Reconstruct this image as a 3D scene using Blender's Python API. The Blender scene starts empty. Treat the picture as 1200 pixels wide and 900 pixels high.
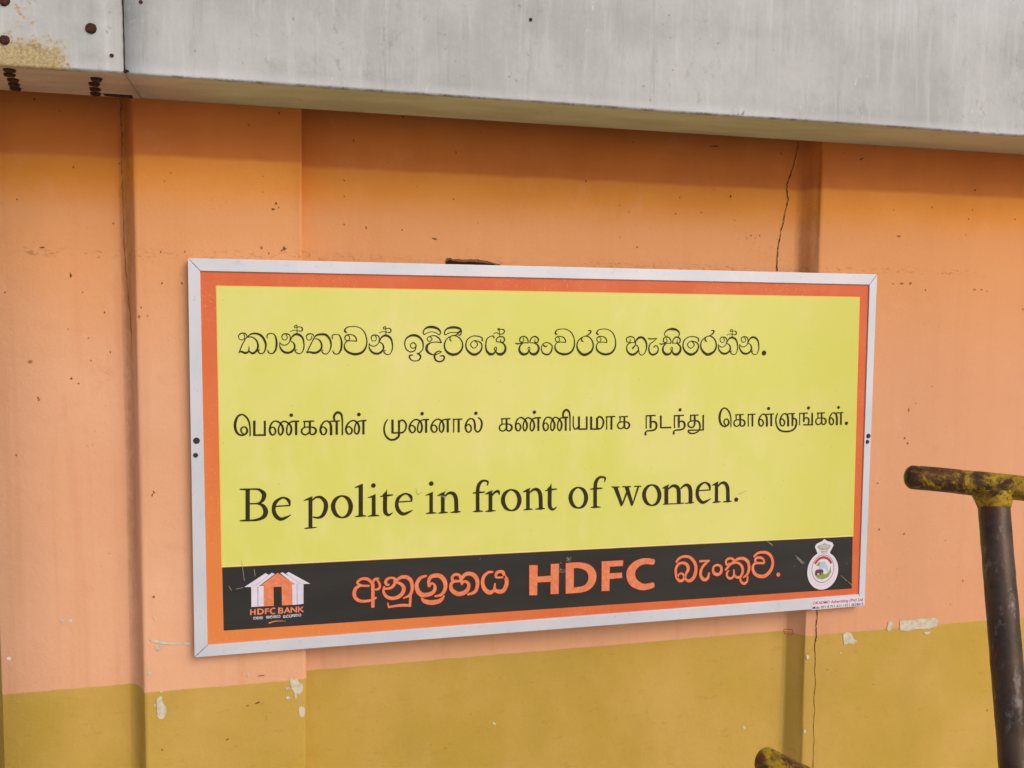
import bpy, bmesh, math, random
from mathutils import Vector, Matrix, noise
from mathutils.geometry import tessellate_polygon
random.seed(7)
SC = bpy.context.scene
COL = SC.collection

# ------------------------------------------------------------------ camera
cam = bpy.data.cameras.new("camera")
cam.sensor_fit = 'HORIZONTAL'; cam.sensor_width = 36.0
cam.lens = 1050.0 / 1200.0 * 36.0
cam.clip_start = 0.05; cam.clip_end = 500
camo = bpy.data.objects.new("camera", cam); COL.objects.link(camo)
mr = Matrix([[0.970397, 0.0087808, -0.2413556], [-0.2413494, 0.0722849, -0.9677424], [0.0089488, 0.9973454, 0.0722643]]).to_4x4()
camo.matrix_world = Matrix.Translation((0, -2.2371, 1.62)) @ mr
SC.camera = camo

# ------------------------------------------------------------------ light
SUN_EL, SUN_AZ = math.radians(35), math.radians(26)      # azimuth: towards +x from straight out of the wall (-y)
w = bpy.data.worlds.new("World"); SC.world = w; w.use_nodes = True
nt = w.node_tree; nt.nodes.clear()
sky = nt.nodes.new('ShaderNodeTexSky'); sky.sky_type = 'NISHITA'; sky.sun_disc = False
sky.sun_elevation = SUN_EL; sky.sun_rotation = math.pi - SUN_AZ
sky.air_density = 1.0; sky.dust_density = 3.0; sky.ozone_density = 0.3
bg = nt.nodes.new('ShaderNodeBackground'); bg.inputs['Strength'].default_value = 0.105
wo = nt.nodes.new('ShaderNodeOutputWorld')
nt.links.new(sky.outputs[0], bg.inputs[0]); nt.links.new(bg.outputs[0], wo.inputs[0])
sl = bpy.data.lights.new("sun", 'SUN'); sl.energy = 1.1; sl.angle = math.radians(34); sl.color = (1.0, 0.97, 0.93)
so = bpy.data.objects.new("sun", sl); COL.objects.link(so)
sd = Vector((math.sin(SUN_AZ)*math.cos(SUN_EL), -math.cos(SUN_AZ)*math.cos(SUN_EL), math.sin(SUN_EL)))
so.rotation_euler = sd.to_track_quat('Z', 'Y').to_euler(); so.location = sd*20
SC.view_settings.view_transform = 'Standard'; SC.view_settings.look = 'None'
SC.view_settings.exposure = 0.15; SC.view_settings.gamma = 1.0

# ------------------------------------------------------------------ helpers
def lin(r, g, b):
    f = lambda c: (c/255/12.92) if c/255 <= 0.04045 else ((c/255+0.055)/1.055)**2.4
    return (f(r), f(g), f(b), 1.0)

class Mat:
    def __init__(s, name, rough=0.8, metal=0.0, spec=0.3):
        s.m = bpy.data.materials.new(name); s.m.use_nodes = True
        s.t = s.m.node_tree; s.n = s.t.nodes; s.b = s.n['Principled BSDF']
        s.b.inputs['Roughness'].default_value = rough
        s.b.inputs['Metallic'].default_value = metal
        s.b.inputs['Specular IOR Level'].default_value = spec
        s.tc = s.n.new('ShaderNodeTexCoord'); s.co = s.tc.outputs['Object']
    def link(s, a, b): s.t.links.new(a, b)
    def mapping(s, scale, loc=(0, 0, 0), rot=(0, 0, 0)):
        n = s.n.new('ShaderNodeMapping'); n.inputs['Scale'].default_value = scale
        n.inputs['Location'].default_value = loc; n.inputs['Rotation'].default_value = rot
        s.link(s.co, n.inputs['Vector']); return n.outputs[0]
    def noise(s, scale, detail=4, rough=0.55, vec=None, dist=0.0):
        n = s.n.new('ShaderNodeTexNoise'); n.inputs['Scale'].default_value = scale
        n.inputs['Detail'].default_value = detail; n.inputs['Roughness'].default_value = rough
        n.inputs['Distortion'].default_value = dist
        s.link(vec if vec is not None else s.co, n.inputs['Vector']); return n.outputs[0]
    def warp(s, amp, scale, vec=None):
        n = s.n.new('ShaderNodeTexNoise'); n.inputs['Scale'].default_value = scale; n.inputs['Detail'].default_value = 3
        s.link(vec if vec is not None else s.co, n.inputs['Vector'])
        a = s.n.new('ShaderNodeVectorMath'); a.operation = 'SCALE'; a.inputs['Scale'].default_value = amp; s.link(n.outputs['Color'], a.inputs[0])
        b = s.n.new('ShaderNodeVectorMath'); b.operation = 'ADD'; s.link(a.outputs[0], b.inputs[0]); s.link(vec if vec is not None else s.co, b.inputs[1])
        return b.outputs[0]
    def voro(s, scale, vec=None, feature='F1'):
        n = s.n.new('ShaderNodeTexVoronoi'); n.inputs['Scale'].default_value = scale; n.feature = feature
        s.link(vec if vec is not None else s.co, n.inputs['Vector']); return n.outputs[0]
    def ramp(s, fac, lo, hi, a=0.0, b=1.0):
        n = s.n.new('ShaderNodeMapRange'); n.interpolation_type = 'SMOOTHSTEP'
        n.inputs[1].default_value = lo; n.inputs[2].default_value = hi
        n.inputs[3].default_value = a; n.inputs[4].default_value = b
        s.link(fac, n.inputs[0]); return n.outputs[0]
    def math(s, op, a, b=None):
        n = s.n.new('ShaderNodeMath'); n.operation = op
        for i, v in enumerate((a, b)):
            if v is None: continue
            if isinstance(v, (int, float)): n.inputs[i].default_value = v
            else: s.link(v, n.inputs[i])
        return n.outputs[0]
    def mix(s, fac, a, b, mode='MIX'):
        n = s.n.new('ShaderNodeMix'); n.data_type = 'RGBA'; n.blend_type = mode
        if isinstance(fac, (int, float)): n.inputs[0].default_value = fac
        else: s.link(fac, n.inputs[0])
        for i, v in ((6, a), (7, b)):
            if isinstance(v, tuple): n.inputs[i].default_value = v
            else: s.link(v, n.inputs[i])
        return n.outputs[2]
    def sep(s):
        n = s.n.new('ShaderNodeSeparateXYZ'); s.link(s.co, n.inputs[0]); return n.outputs
    def col(s, c):
        if isinstance(c, tuple): s.b.inputs['Base Color'].default_value = c
        else: s.link(c, s.b.inputs['Base Color'])
    def bump(s, h, strength=0.3, dist=0.002):
        n = s.n.new('ShaderNodeBump'); n.inputs['Strength'].default_value = strength
        n.inputs['Distance'].default_value = dist; s.link(h, n.inputs['Height'])
        s.link(n.outputs[0], s.b.inputs['Normal'])

# ------------------------------------------------------------------ materials
def wall_material():
    m = Mat('two tone wall paint', 0.75, 0, 0.25)
    x_, y_, z = m.sep()
    salmon = m.mix(m.ramp(m.noise(2.2, 5), 0.3, 0.7), lin(226, 168, 130), lin(231, 176, 141))
    ochre = m.mix(m.ramp(m.noise(3.2, 5), 0.3, 0.7), lin(188, 154, 64), lin(200, 163, 84))
    salmon = m.mix(m.ramp(m.noise(9, 6, 0.7), 0.55, 0.8, 0, 0.3), salmon, lin(205, 132, 88))
    # greenish damp bloom in the ochre coat
    ochre = m.mix(m.ramp(m.noise(6, 4, vec=m.mapping((1, 1, 0.45), (3, 1, 2))), 0.5, 0.75, 0, 0.35), ochre, lin(176, 146, 66))
    # vertical rain washes
    wash = m.ramp(m.noise(7, 4, vec=m.mapping((3.2, 1, 0.12))), 0.5, 0.72, 0, 0.22)
    salmon = m.mix(wash, salmon, lin(206, 140, 98))
    salmon = m.mix(m.ramp(x_, 1.40, 1.46, 0, 0.55), salmon, lin(210, 146, 104))  # right pillar painted deeper: the light's falloff to the right put into colour
    # older, browner coat left under the girder and the golden undercoat showing below it
    zn = m.math('ADD', z, m.math('MULTIPLY', m.math('SUBTRACT', m.noise(5, 4), 0.5), 0.022))
    gold = m.mix(m.ramp(m.noise(4, 4), 0.3, 0.7), lin(224, 142, 54), lin(232, 152, 68))
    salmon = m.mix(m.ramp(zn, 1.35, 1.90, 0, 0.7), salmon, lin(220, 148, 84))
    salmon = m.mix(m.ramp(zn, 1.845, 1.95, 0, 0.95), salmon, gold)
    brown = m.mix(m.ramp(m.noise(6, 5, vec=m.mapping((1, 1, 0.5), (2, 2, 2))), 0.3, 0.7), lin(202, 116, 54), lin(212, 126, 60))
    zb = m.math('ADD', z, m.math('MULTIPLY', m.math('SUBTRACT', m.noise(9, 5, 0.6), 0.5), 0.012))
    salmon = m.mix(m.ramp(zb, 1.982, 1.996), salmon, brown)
    # hand painted edge between the two coats
    e = m.math('ADD', z, m.math('MULTIPLY', m.math('SUBTRACT', m.noise(22, 4), 0.5), 0.006))
    c = m.mix(m.ramp(e, 0.7175, 0.7195), ochre, salmon)
    # fine pepper of dirt, uneven in size and density
    wv = m.warp(0.02, 60)
    v2 = m.voro(75, wv)
    keep2 = m.ramp(m.noise(5, 6, 0.75, vec=m.mapping((1, 1, 1), (1, 7, 3))), 0.55, 0.68)
    th = m.ramp(m.noise(40, 3, 0.6, vec=m.mapping((1, 1, 1), (6, 2, 1))), 0.4, 0.75, 0.0, 1.0)
    c = m.mix(m.math('MULTIPLY', m.math('MULTIPLY', m.ramp(v2, 0.08, 0.30, 1, 0), keep2), m.math('MULTIPLY', th, 0.75)), c, lin(120, 76, 44))
    # soft blotches where the coat was rolled on unevenly and rubbed
    bl = m.noise(4.2, 7, 0.68, vec=m.warp(0.12, 3), dist=0.3)
    c = m.mix(m.ramp(bl, 0.52, 0.70, 0, 0.22), c, m.mix(0.82, lin(150, 86, 36), c))
    c = m.mix(m.ramp(m.noise(11, 6, 0.7, vec=m.mapping((1, 1, 0.6), (9, 9, 9))), 0.55, 0.75, 0, 0.35), c, m.mix(0.88, lin(255, 244, 225), c))
    # a wandering tide line of soot at about head height
    tz = m.math('ADD', z, m.math('MULTIPLY', m.math('SUBTRACT', m.noise(9, 4), 0.5), 0.05))
    tide = m.math('MULTIPLY', m.ramp(tz, 1.748, 1.762), m.ramp(tz, 1.785, 1.766))
    tide = m.math('MULTIPLY', tide, m.ramp(m.noise(55, 6, 0.8, vec=m.mapping((1, 1, 2.2), (2, 8, 5))), 0.50, 0.66))
    tide = m.math('MULTIPLY', tide, m.ramp(m.noise(2.6, 2, vec=m.mapping((1, 1, 1), (4, 0, 2))), 0.46, 0.56, 0, 0.6))
    c = m.mix(tide, c, lin(120, 78, 44))
    # grime caught in the corner left of the first pillar, densest high up
    gx = m.math('ADD', x_, m.math('MULTIPLY', m.math('SUBTRACT', m.noise(30, 5, 0.7, vec=m.mapping((1, 1, 0.6))), 0.5), 0.022))
    gr = m.math('MULTIPLY', m.ramp(gx, -0.388, -0.373), m.ramp(gx, -0.350, -0.366))
    gr = m.math('MULTIPLY', gr, m.ramp(z, 0.6, 2.05, 0.18, 0.42))
    gr = m.math('MULTIPLY', gr, m.ramp(m.noise(48, 6, 0.8, vec=m.mapping((1, 1, 0.5), (3, 3, 3))), 0.36, 0.6, 0.35, 1.0))
    c = m.mix(gr, c, lin(112, 66, 32))
    grime_shade = m.math('MULTIPLY', m.ramp(gx, 1.394, 1.404), m.ramp(gx, 1.440, 1.434))
    grime_shade = m.math('MULTIPLY', grime_shade, m.ramp(m.noise(40, 6, 0.8, vec=m.mapping((1, 1, 0.4), (8, 3, 3))), 0.36, 0.62, 0.05, 0.22))
    c = m.mix(m.math('MULTIPLY', grime_shade, m.ramp(z, 1.2, 1.6)), c, lin(140, 74, 30))  # right pillar's inner face: grime with its shade painted in, upper part only
    # faint drips below the dado line and scuffs on the ochre
    sc_ = m.math('MULTIPLY', m.ramp(m.noise(20, 7, 0.8, vec=m.mapping((0.8, 1, 2.0), (5, 1, 1))), 0.56, 0.70, 0, 0.4), m.ramp(z, 0.73, 0.70))
    c = m.mix(sc_, c, lin(156, 118, 62))
    # faint grime smears
    g = m.ramp(m.noise(30, 6, 0.75, vec=m.mapping((1, 1, 1.9), (2, 3, 3))), 0.64, 0.78, 0, 0.55)
    g = m.math('MULTIPLY', g, m.ramp(m.noise(3.3, 2, vec=m.mapping((1, 1, 1), (5, 5, 9))), 0.5, 0.66))
    c = m.mix(g, c, lin(140, 92, 48))
    m.col(c)
    h = m.math('ADD', m.math('MULTIPLY', m.noise(10, 6, 0.6), 1.2), m.math('MULTIPLY', m.noise(130, 5, 0.75), 0.35))
    m.bump(h, 0.6, 0.004)
    return m.m

def girder_material():
    m = Mat('weathered pale grey paint', 0.6, 0, 0.3)
    x, y, z = m.sep()
    c = m.mix(m.ramp(m.noise(3.2, 7, 0.7), 0.35, 0.65), lin(170, 173, 172), lin(190, 190, 192))
    st = m.noise(9, 5, 0.65, vec=m.mapping((4.5, 1, 0.35)))
    c = m.mix(m.ramp(st, 0.48, 0.76, 0, 0.42), c, lin(212, 212, 215))
    st2 = m.noise(16, 6, 0.7, vec=m.mapping((3.0, 1, 0.22), (4, 0, 0)))
    c = m.mix(m.ramp(st2, 0.55, 0.75, 0, 0.42), c, lin(148, 145, 138))
    # bright edge near the lower lip
    c = m.mix(m.ramp(z, 2.122, 2.145, 0.35, 0), c, lin(216, 216, 224))
    # chalky chips
    ch = m.math('MULTIPLY', m.ramp(m.noise(95, 5, 0.8, vec=m.mapping((1, 1, 0.45), (1, 5, 5))), 0.57, 0.66), m.ramp(m.noise(5.5, 4, 0.7, vec=m.mapping((1.6, 1, 0.6), (2, 2, 2))), 0.54, 0.66))
    c = m.mix(m.math('MULTIPLY', ch, 0.7), c, lin(232, 232, 232))
    sp = m.math('MULTIPLY', m.ramp(m.voro(48, m.warp(0.03, 50)), 0.08, 0.24, 1, 0), m.ramp(m.noise(11, 5, 0.75, vec=m.mapping((1, 1, 0.7), (3, 1, 9))), 0.56, 0.68))
    gm = m.math('MULTIPLY', m.ramp(m.noise(26, 6, 0.8, vec=m.mapping((1.3, 1, 0.8), (7, 1, 3))), 0.54, 0.70, 0, 0.42), m.ramp(m.noise(2.4, 3, vec=m.mapping((1, 1, 1), (0, 4, 4))), 0.42, 0.6))
    c = m.mix(gm, c, lin(120, 116, 106))
    lip = m.math('MULTIPLY', m.ramp(z, 2.1215, 2.1185), m.ramp(m.noise(40, 6, 0.75, vec=m.mapping((1, 1, 1), (2, 2, 7))), 0.42, 0.66, 0.1, 0.8))
    c = m.mix(lip, c, lin(112, 106, 90))
    c = m.mix(m.math('MULTIPLY', sp, 0.7), c, lin(84, 80, 74))
    # rust blooming on the spliced end, strongest at its lower edge
    reg = m.math('MULTIPLY', m.ramp(x, -0.40, -0.47), m.ramp(z, 2.115, 2.205, 1.0, 0.0))
    rn = m.noise(75, 7, 0.85)
    rust = m.ramp(m.math('ADD', m.math('MULTIPLY', rn, 1.0), m.math('MULTIPLY', reg, 0.34)), 0.57, 0.72)
    rust = m.math('MULTIPLY', rust, m.ramp(reg, 0.02, 0.25))
    rc = m.mix(m.ramp(m.noise(170, 6, 0.8), 0.40, 0.58), lin(104, 66, 22), lin(190, 158, 100))
    c = m.mix(m.math('MULTIPLY', rust, 0.9), c, rc)
    r2 = m.math('MULTIPLY', m.ramp(x, -0.478, -0.50), m.ramp(x, -0.53, -0.515))
    r2 = m.math('MULTIPLY', r2, m.ramp(z, 2.185, 2.21))
    r2 = m.math('MULTIPLY', r2, m.ramp(m.noise(70, 5, 0.7), 0.47, 0.6))
    c = m.mix(m.math('MULTIPLY', r2, 0.9), c, m.mix(m.ramp(m.noise(130, 4), 0.4, 0.6), lin(150, 104, 40), lin(196, 168, 116)))
    yl = m.math('MULTIPLY', m.ramp(x, -0.41, -0.45), m.ramp(z, 2.20, 2.13, 0, 0.35))
    c = m.mix(yl, c, lin(206, 196, 150))
    m.col(c)
    m.bump(m.math('ADD', m.noise(40, 6, 0.7), m.math('MULTIPLY', m.noise(5, 3), 1.5)), 0.35, 0.003)
    return m.m

def underside_material():
    m = Mat('unpainted girder underside', 0.85, 0, 0.2)
    x, y, z = m.sep()
    a = m.mix(m.ramp(m.noise(12, 5, vec=m.mapping((0.35, 1, 1))), 0.35, 0.65), lin(206, 208, 166), lin(190, 192, 150))
    b = m.mix(m.ramp(m.noise(12, 5, vec=m.mapping((0.35, 1, 1))), 0.35, 0.65), lin(208, 192, 168), lin(190, 172, 148))
    c = m.mix(m.ramp(x, -0.30, -0.10), b, a)
    c = m.mix(m.ramp(x, 1.25, 1.9, 0, 0.6), c, lin(208, 194, 164))
    c = m.mix(m.ramp(m.noise(45, 6, 0.75), 0.58, 0.75, 0, 0.4), c, lin(112, 96, 68))
    m.col(c); m.bump(m.noise(60, 5), 0.3, 0.002)
    return m.m

def plain(name, c, rough=0.6, metal=0.0, spec=0.3, var=None, scale=20, bump=0.0):
    m = Mat(name, rough, metal, spec)
    if var: m.col(m.mix(m.ramp(m.noise(scale, 5, 0.65), 0.35, 0.68), c, var))
    else: m.col(m.mix(m.ramp(m.noise(scale, 4), 0.3, 0.7, 0, 0.12), c, tuple(v*0.8 for v in c[:3])+(1,)))
    if bump: m.bump(m.noise(scale*3, 5), bump, 0.002)
    return m.m

def yellow_material():
    m = Mat('printed yellow vinyl', 0.34, 0, 0.45)
    c = m.mix(m.ramp(m.noise(2.6, 4, dist=0.6), 0.35, 0.7), lin(217, 217, 108), lin(224, 219, 128))
    c = m.mix(m.ramp(m.noise(7, 5, 0.6, vec=m.mapping((1, 1, 0.5), (4, 4, 4))), 0.46, 0.72, 0, 0.6), c, lin(230, 222, 148))  # paler patches paint the vinyl's sheen into its colour
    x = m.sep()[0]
    c = m.mix(m.ramp(x, 1.45, 1.78, 0, 0.5), c, lin(206, 202, 80))  # darker right end: falloff of the light painted into the yellow
    sc = m.math('MULTIPLY', m.ramp(m.voro(26, m.mapping((1, 1, 1.5))), 0.02, 0.045, 1, 0), 0.8)
    c = m.mix(sc, c, lin(150, 140, 70))
    m.col(c)
    m.bump(m.noise(5, 3), 0.12, 0.006)
    m.link(m.ramp(m.noise(4, 4, dist=0.5), 0.3, 0.7, 0.28, 0.45), m.b.inputs['Roughness'])
    return m.m

def orange_material():
    m = Mat('printed orange vinyl', 0.45, 0, 0.4)
    x, y, z = m.sep()
    c = m.mix(m.ramp(m.noise(9, 5), 0.3, 0.7), lin(218, 108, 64), lin(212, 94, 52))
    low = m.math('MULTIPLY', m.ramp(z, -0.1, -0.8), m.ramp(x, 1.2, 0.15))
    c = m.mix(m.math('MULTIPLY', m.math('ADD', low, 0.1), 0.8), c, lin(226, 134, 68))
    fl = m.ramp(m.noise(170, 6, 0.8), 0.55, 0.68)
    fl = m.math('MULTIPLY', fl, m.ramp(m.noise(6, 3, vec=m.mapping((1, 1, 1), (3, 3, 3))), 0.42, 0.6))
    c = m.mix(m.math('MULTIPLY', fl, 0.55), c, lin(238, 178, 128))
    m.col(c); return m.m

def black_material():
    m = Mat('printed black vinyl', 0.42, 0, 0.45)
    c = m.mix(m.ramp(m.noise(10, 5, vec=m.mapping((0.3, 1, 1.5))), 0.3, 0.7), lin(38, 37, 37), lin(47, 45, 43))
    c = m.mix(m.math('MULTIPLY', m.ramp(m.voro(22, m.mapping((1, 1, 1), (6, 1, 2))), 0.02, 0.05, 1, 0), 0.7), c, lin(128, 126, 120))
    st = m.ramp(m.noise(30, 4, 0.6, vec=m.mapping((0.12, 1, 4))), 0.62, 0.8, 0, 0.25)
    c = m.mix(st, c, lin(96, 90, 84))
    m.col(c); return m.m

def aluminium_material():
    m = Mat('dull anodised aluminium', 0.45, 0.2, 0.5)
    c = m.mix(m.ramp(m.noise(5, 4), 0.35, 0.65), lin(206, 210, 222), lin(216, 216, 226))
    c = m.mix(m.ramp(m.noise(50, 6, 0.75), 0.56, 0.74, 0, 0.6), c, lin(166, 164, 166))
    m.col(c); m.bump(m.noise(120, 3), 0.08, 0.001)
    return m.m

def pipe_material():
    m = Mat('worn dark pipe', 0.38, 0.35, 0.5)
    c = m.mix(m.ramp(m.noise(14, 6, 0.7), 0.35, 0.65), lin(60, 45, 38), lin(88, 68, 58))
    c = m.mix(m.ramp(m.noise(40, 6, 0.75, vec=m.mapping((1, 1, 0.5))), 0.52, 0.66, 0, 0.75), c, lin(128, 118, 116))
    c = m.mix(m.ramp(m.noise(22, 5, 0.7, vec=m.mapping((1, 1, 1), (3, 3, 3))), 0.55, 0.68, 0, 0.7), c, lin(96, 52, 32))
    m.col(c); m.bump(m.noise(90, 5, 0.7), 0.4, 0.0015)
    return m.m

def crossbar_material():
    m = Mat('worn yellow paint on pipe', 0.45, 0.1, 0.4)
    base = m.mix(m.ramp(m.noise(30, 6, 0.7), 0.35, 0.65), lin(56, 38, 24), lin(104, 62, 30))
    n = m.noise(30, 8, 0.8, dist=0.5)
    x = m.sep()[0]
    near = m.math('ADD', m.math('MULTIPLY', m.ramp(x, 1.025, 1.105), m.ramp(x, 1.19, 1.12)), m.math('MULTIPLY', m.ramp(x, 0.715, 0.722), m.ramp(x, 0.745, 0.728)))
    n = m.math('ADD', n, m.math('MULTIPLY', near, 0.10))
    c = m.mix(m.ramp(n, 0.50, 0.60), base, m.mix(m.ramp(m.noise(55, 5, 0.7), 0.35, 0.62), lin(130, 96, 26), lin(190, 154, 26)))
    c = m.mix(m.ramp(m.noise(85, 7, 0.8), 0.53, 0.66, 0, 0.8), c, lin(62, 46, 26))
    m.col(c); m.bump(m.math('ADD', n, m.noise(80, 5)), 0.35, 0.0015)
    m.link(m.ramp(n, 0.45, 0.6, 0.35, 0.6), m.b.inputs['Roughness'])
    return m.m

def ground_material():
    m = Mat('dusty concrete paving', 0.9, 0, 0.2)
    c = m.mix(m.ramp(m.noise(0.9, 6), 0.35, 0.65), lin(168, 162, 150), lin(184, 178, 166))
    c = m.mix(m.ramp(m.noise(28, 6, 0.75), 0.55, 0.75, 0, 0.5), c, lin(110, 98, 84))
    m.col(c); m.bump(m.noise(50, 6, 0.7), 0.4, 0.004)
    return m.m

M_WALL = wall_material(); M_GIRDER = girder_material(); M_UNDER = underside_material()
M_YELLOW = yellow_material(); M_ORANGE = orange_material(); M_BLACK = black_material()
M_ALU = aluminium_material(); M_PIPE = pipe_material(); M_XBAR = crossbar_material()
M_GROUND = ground_material()
M_INK = plain('dark brown print', lin(46, 35, 12), 0.45, 0, 0.3, lin(58, 44, 18), 60)
M_RIM = plain('amber print edge', lin(240, 196, 92), 0.5)
M_PALE = plain('pale yellow print edge', lin(236, 228, 140), 0.5)
M_FILL = plain('orange letter print', lin(222, 122, 82), 0.45, 0, 0.4, lin(232, 142, 104), 70)
M_RED = plain('dark red letter edge', lin(104, 26, 10), 0.5)
M_WHITE = plain('white print', lin(226, 220, 232), 0.45, 0, 0.4, lin(214, 206, 226), 30)
M_LILAC = plain('lilac print line', lin(168, 160, 190), 0.5)
M_SMUT = plain('dark smut', lin(116, 74, 42), 0.95, 0, 0.05, lin(150, 98, 56), 260)
M_SMUT2 = plain('brown smut', lin(150, 96, 56), 0.95, 0, 0.05, lin(176, 118, 76), 260)
M_PLASTER = plain('bare white plaster', lin(214, 204, 184), 0.9, 0, 0.1, lin(192, 180, 160), 60, 0.4)
M_DARK = plain('dark crack', lin(58, 34, 22), 0.95, 0, 0.05)
M_EDGE = plain('ragged plaster edge', lin(150, 112, 70), 0.95, 0, 0.05, lin(92, 64, 40), 130, 0.8)
M_SCREW = plain('dark screw head', lin(62, 54, 60), 0.45, 0.5, 0.5)
M_RUSTB = plain('rusted bolt', lin(86, 52, 44), 0.85, 0.1, 0.2, lin(58, 36, 30), 200, 0.5)
M_STICK = plain('sticker paper', lin(222, 216, 228), 0.55)
M_SGREY = plain('sticker grey print', lin(150, 148, 138), 0.6, 0, 0.3, lin(196, 196, 186), 300)
M_SRED = plain('sticker red print', lin(178, 62, 66), 0.6)
M_SBLUE = plain('sticker light blue print', lin(172, 196, 218), 0.6)
M_SGREEN = plain('sticker green print', lin(150, 170, 92), 0.6, 0, 0.3, lin(112, 140, 70), 400)
M_SBROWN = plain('sticker brown print', lin(108, 60, 66), 0.6)
M_SBLACK = plain('sticker black print', lin(44, 38, 52), 0.6)
M_SCR = plain('scuffed print', lin(176, 168, 150), 0.8)
M_BACK = plain('sheet metal back', lin(70, 66, 64), 0.7, 0.2)

def link_obj(name, me, mat, parent=None):
    o = bpy.data.objects.new(name, me); COL.objects.link(o)
    if mat: me.materials.append(mat)
    if parent is not None: o.parent = parent
    return o
def from_bm(name, bm, mat, parent=None, smooth=False):
    bmesh.ops.recalc_face_normals(bm, faces=bm.faces)
    me = bpy.data.meshes.new(name); bm.to_mesh(me); bm.free()
    if smooth:
        for p in me.polygons: p.use_smooth = True
    return link_obj(name, me, mat, parent)
def thing(name, label, cat, loc=(0, 0, 0), group=None):
    o = bpy.data.objects.new(name, None); COL.objects.link(o); o.location = loc
    o.empty_display_size = 0.1
    o['label'] = label; o['category'] = cat
    if group: o['group'] = group
    return o
def child_at(o, parent):
    """keep geometry written in world coordinates although the parent Empty stands elsewhere"""
    o.matrix_parent_inverse = Matrix.Translation(-parent.location)
    return o

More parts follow.
